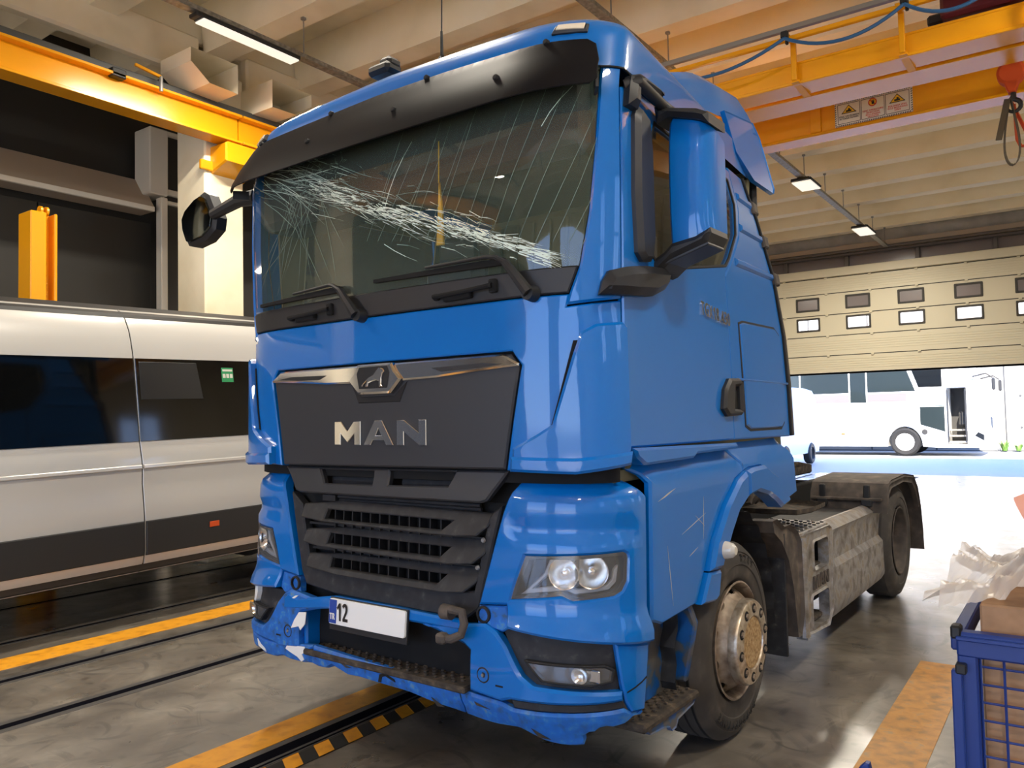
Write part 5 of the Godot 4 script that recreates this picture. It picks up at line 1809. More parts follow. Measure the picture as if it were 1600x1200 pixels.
		# tow eye cover
		var m4 := ms()
		var tp := bmp(0.655 * sg, 0.592, 0.012)
		m4.lathe([Vector2(0, 0.0), Vector2(0.012, 0.0), Vector2(0.02, -0.012), Vector2(0.03, 0.004), Vector2(0.034, 0.0)], 16, tp, Vector3.BACK)
		part("tow_eye", m4, M.plastic_dusty, t)
		m4 = ms()
		m4.lathe([Vector2(0, 0.004), Vector2(0.007, 0.004), Vector2(0.008, 0.0)], 6, tp + Vector3(0, 0, 0.002), Vector3.BACK)
		part("tow_eye_bolt", m4, M.steel, t)
		m4 = ms()
		m4.lathe([Vector2(0.0, -0.02), Vector2(0.024, -0.02), Vector2(0.028, 0.01), Vector2(0.036, 0.008), Vector2(0.038, 0.0)], 18, bmp(0.635 * sg, 0.836, -0.01), Vector3.BACK)
		part("round_cap", m4, M.plastic_matt, t)
		sheet(t, "slot_mark", bmp, both([0.72, 0.556, 0.758, 0.556, 0.758, 0.563, 0.72, 0.563], sg), 0.0135, 0.003, M.void, 0.1, 0.0)
	# torn lower lip, right, middle and left piece
	var lip := func(s: float, y: float, o: float) -> Vector3:
		return bmp(s, y, o + 0.025 * smoothstep(0.34, 0.50, y) - 0.02 + 0.006 * sin(s * 23.0 + y * 31.0) * smoothstep(0.46, 0.36, y))
	sheet(t, "bumper_lip", lip, pv2([0.512, 0.505, 0.74, 0.49, 0.80, 0.474, 1.0, 0.484, 1.222, 0.494, 1.268, 0.472, 1.345, 0.462, 1.30, 0.452, 1.271, 0.446, 1.235, 0.42, 1.18, 0.414, 1.15, 0.422, 1.12, 0.417, 1.10, 0.396, 1.078, 0.392, 1.064, 0.378, 1.068, 0.36, 1.058, 0.334, 1.0, 0.333, 0.905, 0.338, 0.85, 0.357, 0.807, 0.372, 0.70, 0.372, 0.60, 0.378, 0.518, 0.38, 0.528, 0.43]), 0.0, 0.035, M.blue_worn, 0.035, 0.012)
	sheet(t, "bumper_lip", lip, pv2([-0.46, 0.545, -0.2, 0.535, 0.1, 0.525, 0.504, 0.508, 0.52, 0.43, 0.508, 0.382, 0.35, 0.405, 0.215, 0.427, 0.05, 0.434, -0.122, 0.441, -0.20, 0.436, -0.26, 0.455, -0.31, 0.468, -0.36, 0.442, -0.42, 0.437, -0.48, 0.45]), 0.0, 0.035, M.blue_worn, 0.035, 0.012)
	sheet(t, "bumper_lip", lip, pv2([-0.465, 0.545, -0.66, 0.523, -0.80, 0.512, -1.0, 0.522, -1.222, 0.535, -1.34, 0.49, -1.28, 0.46, -1.1, 0.45, -0.98, 0.43, -0.93, 0.458, -0.88, 0.418, -0.80, 0.424, -0.72, 0.447, -0.66, 0.432, -0.55, 0.437, -0.485, 0.45]), 0.0, 0.035, M.blue_worn, 0.035, 0.012)
	# torn spots and scraped primer
	sheet(t, "tear", lip, pv2([0.02, 0.452, 0.035, 0.49, 0.07, 0.50, 0.13, 0.482, 0.135, 0.47, 0.075, 0.488, 0.05, 0.48, 0.038, 0.452]), 0.0035, 0.004, M.void, 0.05, 0.0)
	for q in [[-0.52, 0.53, -0.60, 0.522, -0.67, 0.516, -0.685, 0.495, -0.64, 0.482, -0.585, 0.468, -0.555, 0.448, -0.53, 0.462, -0.545, 0.488, -0.515, 0.505], [-0.86, 0.445, -0.93, 0.462, -0.935, 0.50, -0.90, 0.478, -0.865, 0.462]]:
		sheet(t, "bare_primer", lip, pv2(q), 0.0035, 0.004, M.white_primer, 0.05, 0.001)
	sheet(t, "bare_primer", bmp, pv2([-0.505, 0.706, -0.565, 0.698, -0.60, 0.655, -0.625, 0.612, -0.56, 0.628, -0.545, 0.612, -0.51, 0.645]), 0.016, 0.004, M.white_primer, 0.05, 0.001)
	sheet(t, "bare_primer", bmp, pv2([-0.575, 0.783, -0.60, 0.778, -0.63, 0.762, -0.61, 0.76, -0.59, 0.772]), 0.016, 0.004, M.white_primer, 0.05, 0.001)
	sheet(t, "bare_primer", bmp, pv2([-1.0, 0.80, -1.16, 0.79, -1.2, 0.70, -1.08, 0.66, -1.02, 0.69, -0.99, 0.74]), 0.0, 0.03, M.white_primer, 0.05, 0.006)
	for q in [[0.35, 0.44, 0.41, 0.40, 0.37, 0.398], [0.60, 0.47, 0.68, 0.45, 0.61, 0.455], [0.86, 0.40, 0.93, 0.36, 0.88, 0.36], [-0.25, 0.50, -0.16, 0.485, -0.2, 0.48]]:
		sheet(t, "scrape", lip, pv2(q), 0.003, 0.003, M.mud, 0.05, 0.0)
	# step well across the middle: back plate, tread mat
	var m := ms()
	m.box(Vector3(0, 0.64, -0.56), Vector3(1.3, 0.3, 0.03))
	part("step_well_back", m, M.plastic_dusty, t)
	m = ms()
	m.box(Vector3(0.02, 0.51, -0.38), Vector3(1.08, 0.03, 0.36), 0.008)
	for i in 36:
		for j in 11:
			if (i + j) % 2 == 0: m.box(Vector3(-0.48 + i * 0.028, 0.528, -0.53 + j * 0.029), Vector3(0.02, 0.01, 0.018), 0.003)
	var tr := part("tread_mat", m, M.mud, t)
	for x in [-0.56, 0.60]:
		m = ms()
		m.box(Vector3(x, 0.62, -0.40), Vector3(0.03, 0.22, 0.3), 0.01)
		part("step_well_cheek", m, M.blue, t)
	m = ms()
	m.box(Vector3(0.14, 0.6, -0.42), Vector3(0.3, 0.16, 0.1), 0.02)
	m.tube([Vector3(-0.45, 0.62, -0.5), Vector3(-0.45, 0.72, -0.5)], 0.03, 8)
	part("coupling_bracket", m, M.plastic_matt, t)
	# cross bar under the grille, and the number plate on it
	sheet(t, "cross_bar", bmp, pv2([-0.70, 0.70, -0.569, 0.712, -0.29, 0.752, 0.277, 0.758, 0.53, 0.757, 0.525, 0.80, 0.10, 0.812, -0.295, 0.812, -0.587, 0.765, -0.66, 0.785, -0.70, 0.76]), 0.016, 0.04, M.blue, 0.05, 0.010)
	var pl := sheet(t, "number_plate", bmp, rrect(-0.295, 0.685, 0.225, 0.806, 0.012), 0.040, 0.012, M.plate_white, 0.08, 0.002)
	sheet(pl, "country_band", bmp, pv2([-0.290, 0.690, -0.238, 0.690, -0.238, 0.801, -0.290, 0.801]), 0.042, 0.003, M.plate_blue, 0.08, 0.0)
	m = ms()
	letters(m, "TR", 0.030, 0.002, Transform3D(Basis.from_scale(Vector3(0.75, 1, 1)), bmp(-0.264, 0.722, 0.044)))
	part("country_letters", m, M.plate_white, pl)
	m = ms()
	letters(m, "12", 0.085, 0.002, Transform3D(Basis.from_scale(Vector3(0.62, 1.0, 1)), bmp(-0.192, 0.746, 0.044)))
	part("plate_digits", m, M.ink, pl)
	sheet(t, "plate_holder", bmp, pv2([-0.30, 0.655, 0.23, 0.655, 0.23, 0.81, -0.30, 0.81]), 0.028, 0.012, M.plastic, 0.08, 0.002)
	grille(t)
	# bent bracket hanging at the right end of the grille
	m = ms()
	m.tube([bmp(0.47, 0.836, 0.05), bmp(0.516, 0.851, 0.06), bmp(0.570, 0.847, 0.06), bmp(0.585, 0.80, 0.06), bmp(0.578, 0.755, 0.07), bmp(0.54, 0.735, 0.09), bmp(0.495, 0.736, 0.10)], 0.019, 10)
	m.lathe([Vector2(0, 0.03), Vector2(0.032, 0.03), Vector2(0.034, -0.02), Vector2(0, -0.02)], 12, bmp(0.478, 0.836, 0.05), Vector3.RIGHT)
	m.box(bmp(0.50, 0.735, 0.10), Vector3(0.05, 0.045, 0.05), 0.01)
	part("bent_bracket", m, M.dirty_plastic, t)
	# broken mounts in the gap under the cab, right
	m = ms()
	m.tube([Vector3(0.86, 1.425, -0.42), Vector3(1.0, 1.42, -0.44)], 0.03, 10)
	m.tube([Vector3(0.78, 1.43, -0.36), Vector3(0.82, 1.44, -0.38)], 0.018, 8)
	m.box(Vector3(1.02, 1.43, -0.46), Vector3(0.06, 0.05, 0.06), 0.01)
	part("cab_mount", m, M.dirty_plastic, t)

func grille(t: Node3D) -> void:
	# frame, three slats with a long opening each, ribs and mesh behind
	sheet(t, "grille_back", bmp, pv2([-0.70, 0.82, 0.62, 0.81, 0.715, 1.31, -0.72, 1.32]), -0.095, 0.01, M.void, 0.1, 0.0)
	sheet(t, "grille_frame", bmp, pv2([-0.715, 1.31, -0.605, 0.90, -0.565, 0.838, -0.32, 0.814, 0.33, 0.803, 0.53, 0.806, 0.60, 0.853, 0.716, 1.303, 0.668, 1.27, 0.645, 1.24, 0.57, 0.925, 0.35, 0.912, -0.28, 0.915, -0.53, 0.93, -0.62, 1.25]), -0.020, 0.05, M.plastic_dusty, 0.05, 0.008)
	var slats := [
		[[-0.605, 1.252, -0.33, 1.278, 0.662, 1.268, 0.654, 1.212, 0.605, 1.168, 0.461, 1.158, -0.423, 1.170, -0.585, 1.183], [-0.401, 1.232, 0.455, 1.224, 0.405, 1.180, -0.398, 1.184]],
		[[-0.576, 1.122, -0.30, 1.146, 0.640, 1.150, 0.634, 1.091, 0.580, 1.046, 0.449, 1.034, -0.418, 1.043, -0.566, 1.056], [-0.376, 1.112, 0.439, 1.106, 0.393, 1.060, -0.374, 1.062]],
		[[-0.550, 0.998, -0.28, 1.018, 0.606, 1.026, 0.588, 0.964, 0.533, 0.918, 0.409, 0.908, -0.276, 0.914, -0.534, 0.932], [-0.359, 0.990, 0.418, 0.984, 0.376, 0.940, -0.351, 0.945]]]
	for k in 3:
		var top: float = [1.27, 1.145, 1.02][k]
		var fn := func(s: float, y: float, o: float) -> Vector3:
			return bmp(s, y, o - 0.035 + 0.05 * clampf((top - y) / 0.1, 0, 1.1))
		var sl := sheet(t, "grille_slat", fn, pv2(slats[k][0]), 0.0, 0.03, M.plastic_dusty, 0.05, 0.006, [pv2(slats[k][1])])
		# vertical fins in the opening and below the slat
		for j in 13:
			var x := -0.36 + j * 0.066
			var m := ms()
			m.bar(bmp(x, top - 0.035, -0.06), bmp(x, top - 0.155, -0.06), 0.007, 0.05, Vector3.BACK)
			part("fin", m, M.plastic, sl)
		var m2 := ms()
		m2.bar(bmp(-0.58 + k * 0.03, top - 0.118, -0.06), bmp(0.60 - k * 0.03, top - 0.118, -0.06), 0.012, 0.03, Vector3.BACK)
		part("cross_fin", m2, M.plastic, sl)
	for b in [[0.628, 1.15], [0.598, 1.03]]:
		var m := ms()
		m.lathe([Vector2(0, 0.008), Vector2(0.008, 0.008), Vector2(0.012, 0.0)], 10, bmp(b[0], b[1], -0.012), Vector3.BACK)
		part("grille_bolt", m, M.steel, t)
	# pipes visible above the top slat
	var m := ms()
	for k in 3: m.tube([bmp(-0.45, 1.298 - k * 0.018, -0.05 - k * 0.01), bmp(0.58, 1.296 - k * 0.018, -0.05 - k * 0.01)], 0.009, 8)
	m.bar(bmp(-0.46, 1.29, -0.045), bmp(-0.36, 1.29, -0.045), 0.03, 0.03)
	part("cooler_pipe", m, M.plastic_dusty, t)

func lower_side(t: Node3D) -> void:
	var wz := -1.609
	for sg in [1.0, -1.0]:
		var pl := func(z: float, y: float, o: float) -> Vector3:
			return Vector3((1.228 + o) * sg, y, z)
		# shoulder: panels lean in towards the top
		var sh := func(z: float, y: float, o: float) -> Vector3:
			return Vector3((1.240 + o - 0.07 * smoothstep(1.38, 1.52, y) - 0.05 * smoothstep(-0.70, -0.55, z)) * sg, y, z)
		var lp := sheet(t, "door_sill_ledge", pl, pv2([-0.50, 1.542, -0.53, 1.50, -0.60, 1.465, -1.09, 1.471, -1.12, 1.489, -1.635, 1.492, -1.62, 1.522]), 0.028, 0.08, M.blue, 0.08, 0.012)
		var ff := sheet(t, "front_fender", sh, pv2([-0.52, 1.49, -0.64, 1.42, -0.668, 1.385, -0.655, 0.80, -0.73, 0.772, -1.09, 0.79, -1.19, 0.93, -1.268, 1.056, -1.42, 1.21, -1.60, 1.33, -1.712, 1.362, -1.712, 1.41, -1.60, 1.50]), 0.0, 0.03, M.blue, 0.06, 0.010)
		var rf := sheet(t, "rear_fender_panel", sh, pv2([-1.72, 1.412, -1.612, 1.50, -1.60, 1.525, -2.42, 1.53, -2.56, 1.446, -2.605, 1.18, -2.245, 1.122, -2.395, 1.15, -2.33, 1.206, -2.187, 1.307, -1.985, 1.38, -1.80, 1.378, -1.72, 1.364]), 0.0, 0.03, M.blue, 0.06, 0.010)
		var fo := [-1.712, 1.368, -1.60, 1.332, -1.423, 1.214, -1.268, 1.056, -1.195, 0.925, -1.335, 0.918, -1.37, 0.96, -1.479, 1.079, -1.571, 1.166, -1.712, 1.230]
		var fb := [-1.72, 1.369, -1.80, 1.381, -1.985, 1.384, -2.187, 1.310, -2.332, 1.208, -2.40, 1.147, -2.245, 1.122, -2.151, 1.171, -2.03, 1.218, -1.873, 1.249, -1.72, 1.233]
		sheet(ff, "wheel_arch_flare", pl, pv2(fo), 0.05, 0.10, M.blue, 0.05, 0.018)
		sheet(rf, "wheel_arch_flare", pl, pv2(fb), 0.05, 0.10, M.blue, 0.05, 0.018)
		sheet(ff, "flare_end", pl, pv2([-1.195, 0.918, -1.335, 0.91, -1.30, 0.79, -1.26, 0.772, -1.10, 0.785]), 0.04, 0.08, M.blue, 0.06, 0.012)
		if sg > 0:
			for q in [[-0.80, 1.10, -0.84, 0.83, 0.0025], [-0.95, 1.13, -1.22, 1.20, 0.0018], [-1.20, 1.28, -1.185, 1.08, 0.0025], [-1.10, 1.20, -1.20, 1.14, 0.0016], [-0.72, 1.30, -0.90, 1.345, 0.004], [-1.02, 1.02, -1.12, 1.05, 0.0015]]:
				var d := (Vector2(q[2], q[3]) - Vector2(q[0], q[1])).normalized()
				var w: Vector2 = Vector2(-d.y, d.x) * q[4]
				var pa := Vector2(q[0], q[1])
				var pb := Vector2(q[2], q[3])
				sheet(ff, "scratch", sh, PackedVector2Array([pa, pa.lerp(pb, 0.4) + w, pb, pa.lerp(pb, 0.6) - w]), 0.0012, 0.001, M.scratch, 0.1, 0.0)
		var m := ms()
		m.lathe([Vector2(0, 0.06), Vector2(0.02, 0.06), Vector2(0.035, 0.045), Vector2(0.042, 0.02), Vector2(0.045, 0.0)], 18, Vector3(1.272 * sg, 1.005, -1.355), Vector3.RIGHT * sg)
		part("side_marker_lens", m, M.clear_lens, t)
		m = ms()
		m.lathe([Vector2(0, 0.03), Vector2(0.014, 0.028), Vector2(0.018, 0.0)], 12, Vector3(1.272 * sg, 1.005, -1.355), Vector3.RIGHT * sg)
		part("side_marker_bulb", m, M.chrome, t)
		# inner wheel housing, ribbed
		m = ms()
		m.grid(func(u, v):
			var a := lerpf(-0.15, PI + 0.12, u)
			var rr: float = 0.66 + 0.012 * sin(u * 90.0)
			return Vector3(lerpf(0.72, 1.19, v) * sg, 0.52 + rr * sin(a) * 1.02, wz + rr * cos(a)), 60, 3)
		part("wheel_housing", m, M.plastic_dusty, t)
		# cab front step: blue well with a muddy tread
		m = ms()
		m.box(Vector3(1.10 * sg, 0.60, -0.85), Vector3(0.03, 0.5, 0.56), 0.01)
		part("step_back", m, M.blue_dirty, t)
		m = ms()
		m.plate(pv2([0.96, 0.40, 1.17, 0.42, 1.215, 0.62, 1.23, 0.70, 1.20, 0.78, 0.96, 0.80]), Vector3(0, 0, -1.08), Vector3(sg, 0, 0), Vector3.UP, 0.035 * sg, 0.008)
		part("step_cheek", m, M.blue_dirty, t)
		m = ms()
		m.box(Vector3(1.12 * sg, 0.385, -0.80), Vector3(0.26, 0.035, 0.54), 0.01)
		for i in 9:
			for j in 18:
				if (i + j) % 2 == 0: m.box(Vector3((1.01 + i * 0.024) * sg, 0.405, -1.04 + j * 0.028), Vector3(0.018, 0.012, 0.016), 0.003)
		part("step_tread", m, M.mud, t)
		m = ms()
		m.plate(pv2([-0.54, 0.398, -0.60, 0.345, -0.72, 0.335, -0.78, 0.32, -0.80, 0.298, -0.84, 0.302, -0.86, 0.33, -1.02, 0.35, -1.06, 0.38, -1.06, 0.398]), Vector3(1.235 * sg, 0, 0), Vector3(0, 0, 1), Vector3.UP, 0.02 * -sg, 0.005)
		part("step_skirt", m, M.blue_dirty, t)
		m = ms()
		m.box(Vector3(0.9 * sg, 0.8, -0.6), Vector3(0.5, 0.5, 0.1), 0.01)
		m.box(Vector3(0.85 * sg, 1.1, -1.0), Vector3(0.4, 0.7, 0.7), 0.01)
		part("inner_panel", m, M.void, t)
	# block of shadowed machinery under the cab
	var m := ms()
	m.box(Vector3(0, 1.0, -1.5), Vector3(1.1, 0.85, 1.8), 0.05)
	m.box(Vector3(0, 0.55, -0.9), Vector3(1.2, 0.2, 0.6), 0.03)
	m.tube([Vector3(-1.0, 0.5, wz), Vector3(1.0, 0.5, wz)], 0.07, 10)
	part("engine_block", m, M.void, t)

func tyre_ring(m: Mesher, c: Vector3, sg: float, r: float, wid: float) -> void:
	var h := wid / 2
	m.lathe([Vector2(0.285, -h + 0.03), Vector2(0.34, -h), Vector2(0.43, -h - 0.005), Vector2(r - 0.025, -h + 0.02), Vector2(r, -h + 0.05), Vector2(r + 0.002, 0.0), Vector2(r, h - 0.05), Vector2(r - 0.025, h - 0.018), Vector2(r - 0.05, h - 0.006), Vector2(r - 0.054, h - 0.01), Vector2(0.42, h + 0.004), Vector2(0.385, h + 0.006), Vector2(0.38, h + 0.001), Vector2(0.34, h), Vector2(0.315, h - 0.006), Vector2(0.30, h - 0.02), Vector2(0.285, h - 0.03)], 56, c, Vector3.RIGHT * sg)

func wheels(t: Node3D) -> void:
	for sg in [1.0, -1.0]:
		var c := Vector3(1.075 * sg, 0.502, -1.609)
		var w := Node3D.new()
		w.name = "front_wheel" if sg > 0 else "front_wheel_001"
		t.add_child(w, true)
		var m := ms()
		tyre_ring(m, c, sg, 0.50, 0.30)
		# tread grooves shown as ribs
		part("tyre", m, M.tyre, w)
		m = ms()
		for x in [-0.09, -0.035, 0.035, 0.09]:
			m.lathe([Vector2(0.5035, x - 0.006), Vector2(0.5035, x + 0.006)], 48, c, Vector3.RIGHT)
			part("tread_groove", m, M.void, w)
			m = ms()
		var f := c + Vector3(0.15 * sg, 0, 0)
		if sg > 0:
			for word in [["R249", 70.0, 7.0, 0.042], ["BRIDGESTONE", 262.0, 6.6, 0.042]]:
				m = ms()
				var tx: String = word[0]
				for k in tx.length():
					var a: float = deg_to_rad(word[1] + (k - (tx.length() - 1) * 0.5) * word[2] * (-1.0))
					var rad := Vector3(0, sin(a), -cos(a))
					var p := f + Vector3(0.003, 0, 0) + rad * 0.415
					var xx := Vector3(0, rad.z, -rad.y)
					if xx.cross(rad).x < 0: xx = -xx
					letters(m, tx[k], word[3], 0.006, Transform3D(Basis(xx, rad, Vector3.RIGHT), p))
				part("tyre_lettering", m, M.tyre_letter, w)
		# steel rim: outer flange, well, disc with hand holes
		m = ms()
		m.lathe([Vector2(0.30, 0.0), Vector2(0.292, 0.004), Vector2(0.284, -0.004), Vector2(0.276, -0.03), Vector2(0.270, -0.10), Vector2(0.262, -0.15)], 48, f, Vector3.RIGHT * sg)
		part("rim", m, M.rim_rusty, w)
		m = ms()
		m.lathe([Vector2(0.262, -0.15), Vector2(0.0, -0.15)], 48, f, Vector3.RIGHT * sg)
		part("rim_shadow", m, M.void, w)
		m = ms()
		var cone := func(a: float, b: float, o: float) -> Vector3:
			# b: 0 at the hub face edge, 1 at the rim
			var r := lerpf(0.212, 0.218, b / 0.3) if b < 0.3 else lerpf(0.218, 0.276, (b - 0.3) / 0.7)
			var xx := lerpf(0.06, 0.005, b / 0.3) if b < 0.3 else lerpf(0.005, -0.075, pow((b - 0.3) / 0.7, 1.3))
			return f + Vector3((xx + o) * sg, r * sin(a), -r * cos(a))
		var holes := []
		for k in 10:
			var a0 := TAU * (k + 0.5) / 10.0
			var hp := PackedVector2Array()
			for j in 10: hp.append(Vector2(a0 + 0.135 * cos(TAU * j / 10.0), 0.68 + 0.17 * sin(TAU * j / 10.0)))
			holes.append(hp)
		m.panel(cone, pv2([0, 0, TAU, 0, TAU, 1, 0, 1]), 0.0, 0.01, 0.25, 0.0, holes)
		part("wheel_disc", m, M.rim_rusty, w)
		# hub ring with bolt recesses, cap plate
		m = ms()
		m.lathe([Vector2(0.216, 0.03), Vector2(0.216, 0.062), Vector2(0.208, 0.077), Vector2(0.192, 0.083), Vector2(0.134, 0.085), Vector2(0.130, 0.074)], 44, f, Vector3.RIGHT * sg)
		var hub := part("hub_ring", m, M.hub_metal, w)
		m = ms()
		m.lathe([Vector2(0.131, 0.075), Vector2(0.125, 0.079), Vector2(0.06, 0.078), Vector2(0.0, 0.079)], 32, f, Vector3.RIGHT * sg)
		part("hub_plate", m, M.hub_plate, hub)
		for k in 10:
			var a := TAU * k / 10.0 + 0.2
			var p := f + Vector3(0.083 * sg, 0.170 * sin(a), -0.170 * cos(a))
			m = ms()
			m.lathe([Vector2(0.0, 0.0025), Vector2(0.025, 0.0025), Vector2(0.026, 0.0)], 14, p, Vector3.RIGHT * sg)
			part("bolt_recess", m, M.void, hub)
			m = ms()
			m.lathe([Vector2(0.0, 0.011), Vector2(0.013, 0.010), Vector2(0.015, 0.0)], 6, p, Vector3.RIGHT * sg)
			part("wheel_nut", m, M.rim_rusty, hub)
	# rear twin wheels
	for sg in [1.0, -1.0]:
		var w := Node3D.new()
		w.name = "rear_wheel" if sg > 0 else "rear_wheel_001"
		t.add_child(w, true)
		for x in [1.09, 0.75]:
			var c := Vector3(x * sg, 0.502, -5.45)
			var m := ms()
			tyre_ring(m, c, sg, 0.50, 0.29)
			part("tyre", m, M.tyre, w)
			var f := c + Vector3(0.145 * sg, 0, 0)
			m = ms()
			m.lathe([Vector2(0.30, 0.0), Vector2(0.292, 0.004), Vector2(0.284, -0.004), Vector2(0.27, -0.06), Vector2(0.262, -0.16), Vector2(0.19, -0.17), Vector2(0.17, -0.20), Vector2(0.1, -0.20), Vector2(0.09, -0.1), Vector2(0.0, -0.1)], 40, f, Vector3.RIGHT * sg)
			part("rim", m, M.dirty_plastic, w)

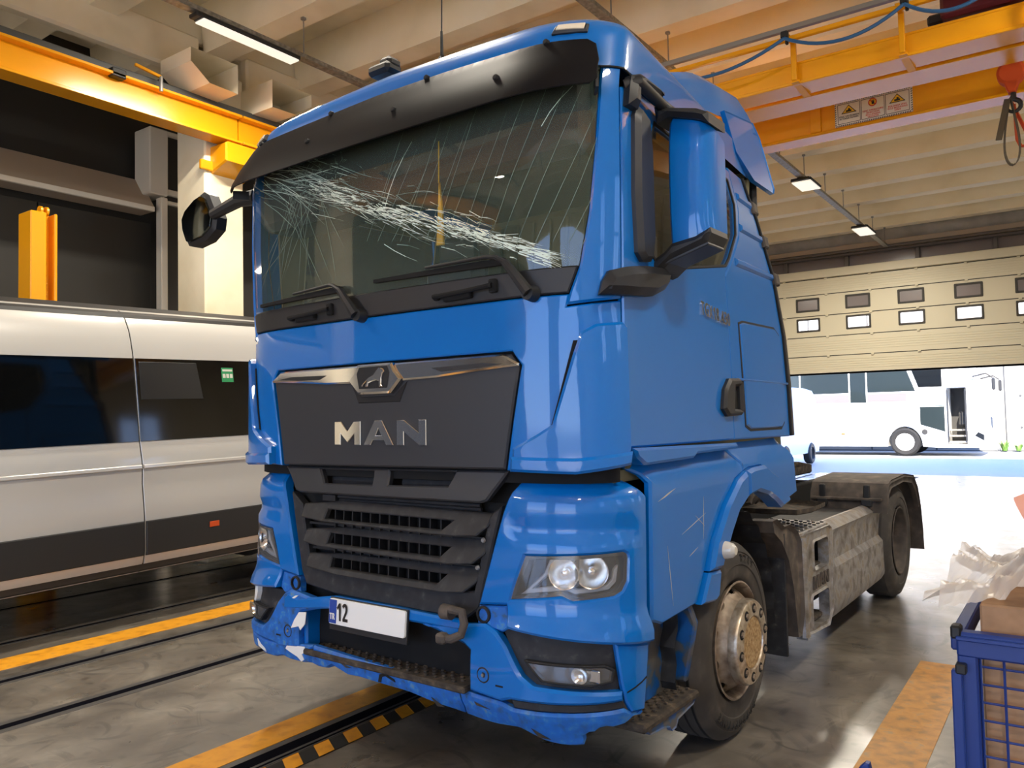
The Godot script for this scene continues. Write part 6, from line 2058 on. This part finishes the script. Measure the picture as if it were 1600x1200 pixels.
func chassis(t: Node3D) -> void:
	var m := ms()
	for x in [-0.4, 0.4]: m.box(Vector3(x, 0.86, -3.9), Vector3(0.09, 0.27, 4.8), 0.01)
	for z in [-2.9, -3.8, -4.7, -6.1]: m.box(Vector3(0, 0.86, z), Vector3(0.8, 0.2, 0.08), 0.01)
	m.tube([Vector3(-1.0, 0.5, -5.45), Vector3(1.0, 0.5, -5.45)], 0.1, 10)
	part("frame_rails", m, M.void, t)
	m = ms()
	m.plate(pv2([-0.45, -5.0, 0.45, -5.0, 0.45, -5.55, 0.2, -5.95, -0.2, -5.95, -0.45, -5.55]), Vector3(0, 1.08, 0), Vector3.RIGHT, Vector3(0, 0, 1), 0.08, 0.015)
	part("fifth_wheel", m, M.mud, t)
	m = ms()
	for k in 3:
		var pts := []
		for j in 13:
			var a := j * 0.9
			pts.append(Vector3(0.35 + 0.22 * k + 0.05 * cos(a * 2.0), 1.08 + 0.05 * sin(a * 2.2), -2.75 - j * 0.05))
		m.tube(pts, 0.018, 6)
		part("air_hose", m, M.dirty_plastic, t)
		m = ms()
	m = ms()
	m.box(Vector3(0.2, 1.05, -3.0), Vector3(1.0, 0.12, 0.5), 0.04)
	part("valve_block", m, M.mud, t)
	for sg in [1.0, -1.0]:
		var X: float = 1.20 * sg
		# ledge plate and tread deck behind the wheel
		m = ms()
		m.plate(pv2([0.55, -2.72, 1.18, -2.78, 1.22, -2.95, 1.20, -3.32, 0.80, -3.45, 0.55, -3.40]), Vector3(0, 1.012, 0), Vector3(sg, 0, 0), Vector3(0, 0, 1), 0.035 * sg, 0.008)
		part("deck_plate", m, M.mud, t)
		m = ms()
		m.box(Vector3(0.98 * sg, 0.885, -2.95), Vector3(0.42, 0.03, 0.9), 0.006)
		for i in 9:
			for j in 20:
				if (i + j) % 2 == 0: m.box(Vector3((0.81 + i * 0.044) * sg, 0.905, -3.36 + j * 0.044), Vector3(0.026, 0.012, 0.02), 0.004)
		part("tread_deck", m, M.dirty_metal, t)
		# fairing behind the front wheel, and the rubber flap
		m = ms()
		m.plate(pv2([-2.22, 1.04, -2.30, 1.045, -2.42, 0.985, -2.52, 0.985, -2.66, 0.93, -2.72, 0.86, -2.70, 0.42, -2.62, 0.30, -2.55, 0.30, -2.52, 0.60, -2.46, 0.78, -2.36, 0.90, -2.24, 0.97]), Vector3(1.225 * sg, 0, 0), Vector3(0, 0, 1), Vector3(-0.03 * sg, 1, 0), 0.12 * -sg, 0.02)
		part("rear_fairing", m, M.dirty_plastic, t)
		m = ms()
		m.box(Vector3(0.98 * sg, 0.57, -2.46), Vector3(0.44, 0.74, 0.02), 0.004)
		for k in 7: m.box(Vector3((0.80 + k * 0.06) * sg, 0.9, -2.445), Vector3(0.02, 0.1, 0.02), 0.004)
		part("mud_flap", m, M.plastic_dusty, t)
		# step unit with two openings
		m = ms()
		m.plate(pv2([-2.80, 0.22, -2.88, 0.24, -3.30, 0.21, -3.40, 0.30, -3.42, 0.86, -3.36, 0.885, -2.86, 0.885, -2.78, 0.85]), Vector3(X, 0, 0), Vector3(0, 0, 1), Vector3.UP, 0.06 * -sg, 0.012, [rrect(-3.32, 0.625, -3.0, 0.815, 0.03), rrect(-3.30, 0.26, -2.94, 0.47, 0.03)], 0.09)
		var su := part("step_unit", m, M.dirty_metal, t)
		if sg > 0:
			m = ms()
			letters(m, "MAN", 0.085, 0.012, Transform3D(Basis(Vector3(0, 0, -1.3), Vector3.UP, Vector3.RIGHT), Vector3(1.205, 0.545, -3.15)))
			part("lettering", m, M.dirty_plastic, su)
		m = ms()
		m.tube([Vector3(1.19 * sg, 0.87, -2.80), Vector3(1.19 * sg, 0.24, -2.80)], 0.035, 10)
		part("step_post", m, M.dirty_metal, su)
		for y in [0.28, 0.62]:
			m = ms()
			m.box(Vector3(1.03 * sg, y, -3.14), Vector3(0.26, 0.03, 0.42), 0.006)
			part("step", m, M.mud, su)
		m = ms()
		m.box(Vector3(0.86 * sg, 0.55, -3.1), Vector3(0.04, 0.6, 0.7))
		part("step_backing", m, M.void, su)
		# side skirt, pressed with an upper field
		var sk := func(z: float, y: float, o: float) -> Vector3:
			var u := smoothstep(0.66, 0.64, y) * 0.0 + smoothstep(-3.50, -3.56, z) * smoothstep(-5.14, -5.08, z) * smoothstep(0.82, 0.79, y) * smoothstep(0.56, 0.60, y)
			return Vector3((1.20 + o - 0.035 * u - 0.10 * pow(clampf((y - 0.80) / 0.09, 0, 1), 2.0) - 0.04 * pow(clampf((0.34 - y) / 0.14, 0, 1), 2.0)) * sg, y, z)
		sheet(t, "side_skirt", sk, pv2([-3.43, 0.885, -5.18, 0.88, -5.24, 0.82, -5.22, 0.42, -5.12, 0.30, -4.92, 0.235, -3.43, 0.20]), 0.0, 0.02, M.dirty_metal, 0.045, 0.010)
		m = ms()
		m.box(Vector3(0.82 * sg, 0.57, -4.2), Vector3(0.55, 0.55, 1.5), 0.08)
		part("fuel_tank", m, M.plastic_dusty, t)
		# rear wheel cover: flat-topped shell, buckles at the front
		m = ms()
		var prof := pv2([-4.72, 0.82, -4.74, 0.98, -4.80, 1.06, -4.92, 1.085, -5.45, 1.10, -5.85, 1.06, -6.03, 0.93, -6.13, 0.75, -6.19, 0.52, -6.21, 0.32, -6.19, 0.32, -6.165, 0.52, -6.105, 0.745, -6.005, 0.915, -5.84, 1.04, -5.45, 1.075, -4.93, 1.06, -4.82, 1.04, -4.765, 0.97, -4.745, 0.82])
		m.plate(prof, Vector3(1.275 * sg, 0, 0), Vector3(0, 0, 1), Vector3.UP, 0.60 * -sg, 0.02)
		var rc := part("rear_wheel_cover", m, M.dirty_plastic, t)
		m = ms()
		m.plate(pv2([-4.74, 0.86, -4.80, 1.03, -4.92, 1.06, -5.45, 1.075, -5.84, 1.04, -6.0, 0.92, -6.1, 0.75, -6.06, 0.74, -5.95, 0.90, -5.80, 0.99, -5.45, 1.03, -4.96, 1.01, -4.86, 0.96, -4.80, 0.86]), Vector3(1.278 * sg, 0, 0), Vector3(0, 0, 1), Vector3.UP, 0.03 * -sg, 0.008)
		part("cover_lip", m, M.dirty_plastic, rc)
		for x in [0.78, 1.14]:
			m = ms()
			m.box(Vector3(x * sg, 0.97, -4.725), Vector3(0.05, 0.16, 0.03), 0.008)
			m.box(Vector3(x * sg, 0.90, -4.715), Vector3(0.085, 0.06, 0.03), 0.008)
			part("buckle", m, M.plastic, rc)
		m = ms()
		m.box(Vector3(0.97 * sg, 0.93, -4.72), Vector3(0.58, 0.03, 0.03), 0.008)
		part("cover_rib", m, M.dirty_plastic, rc)
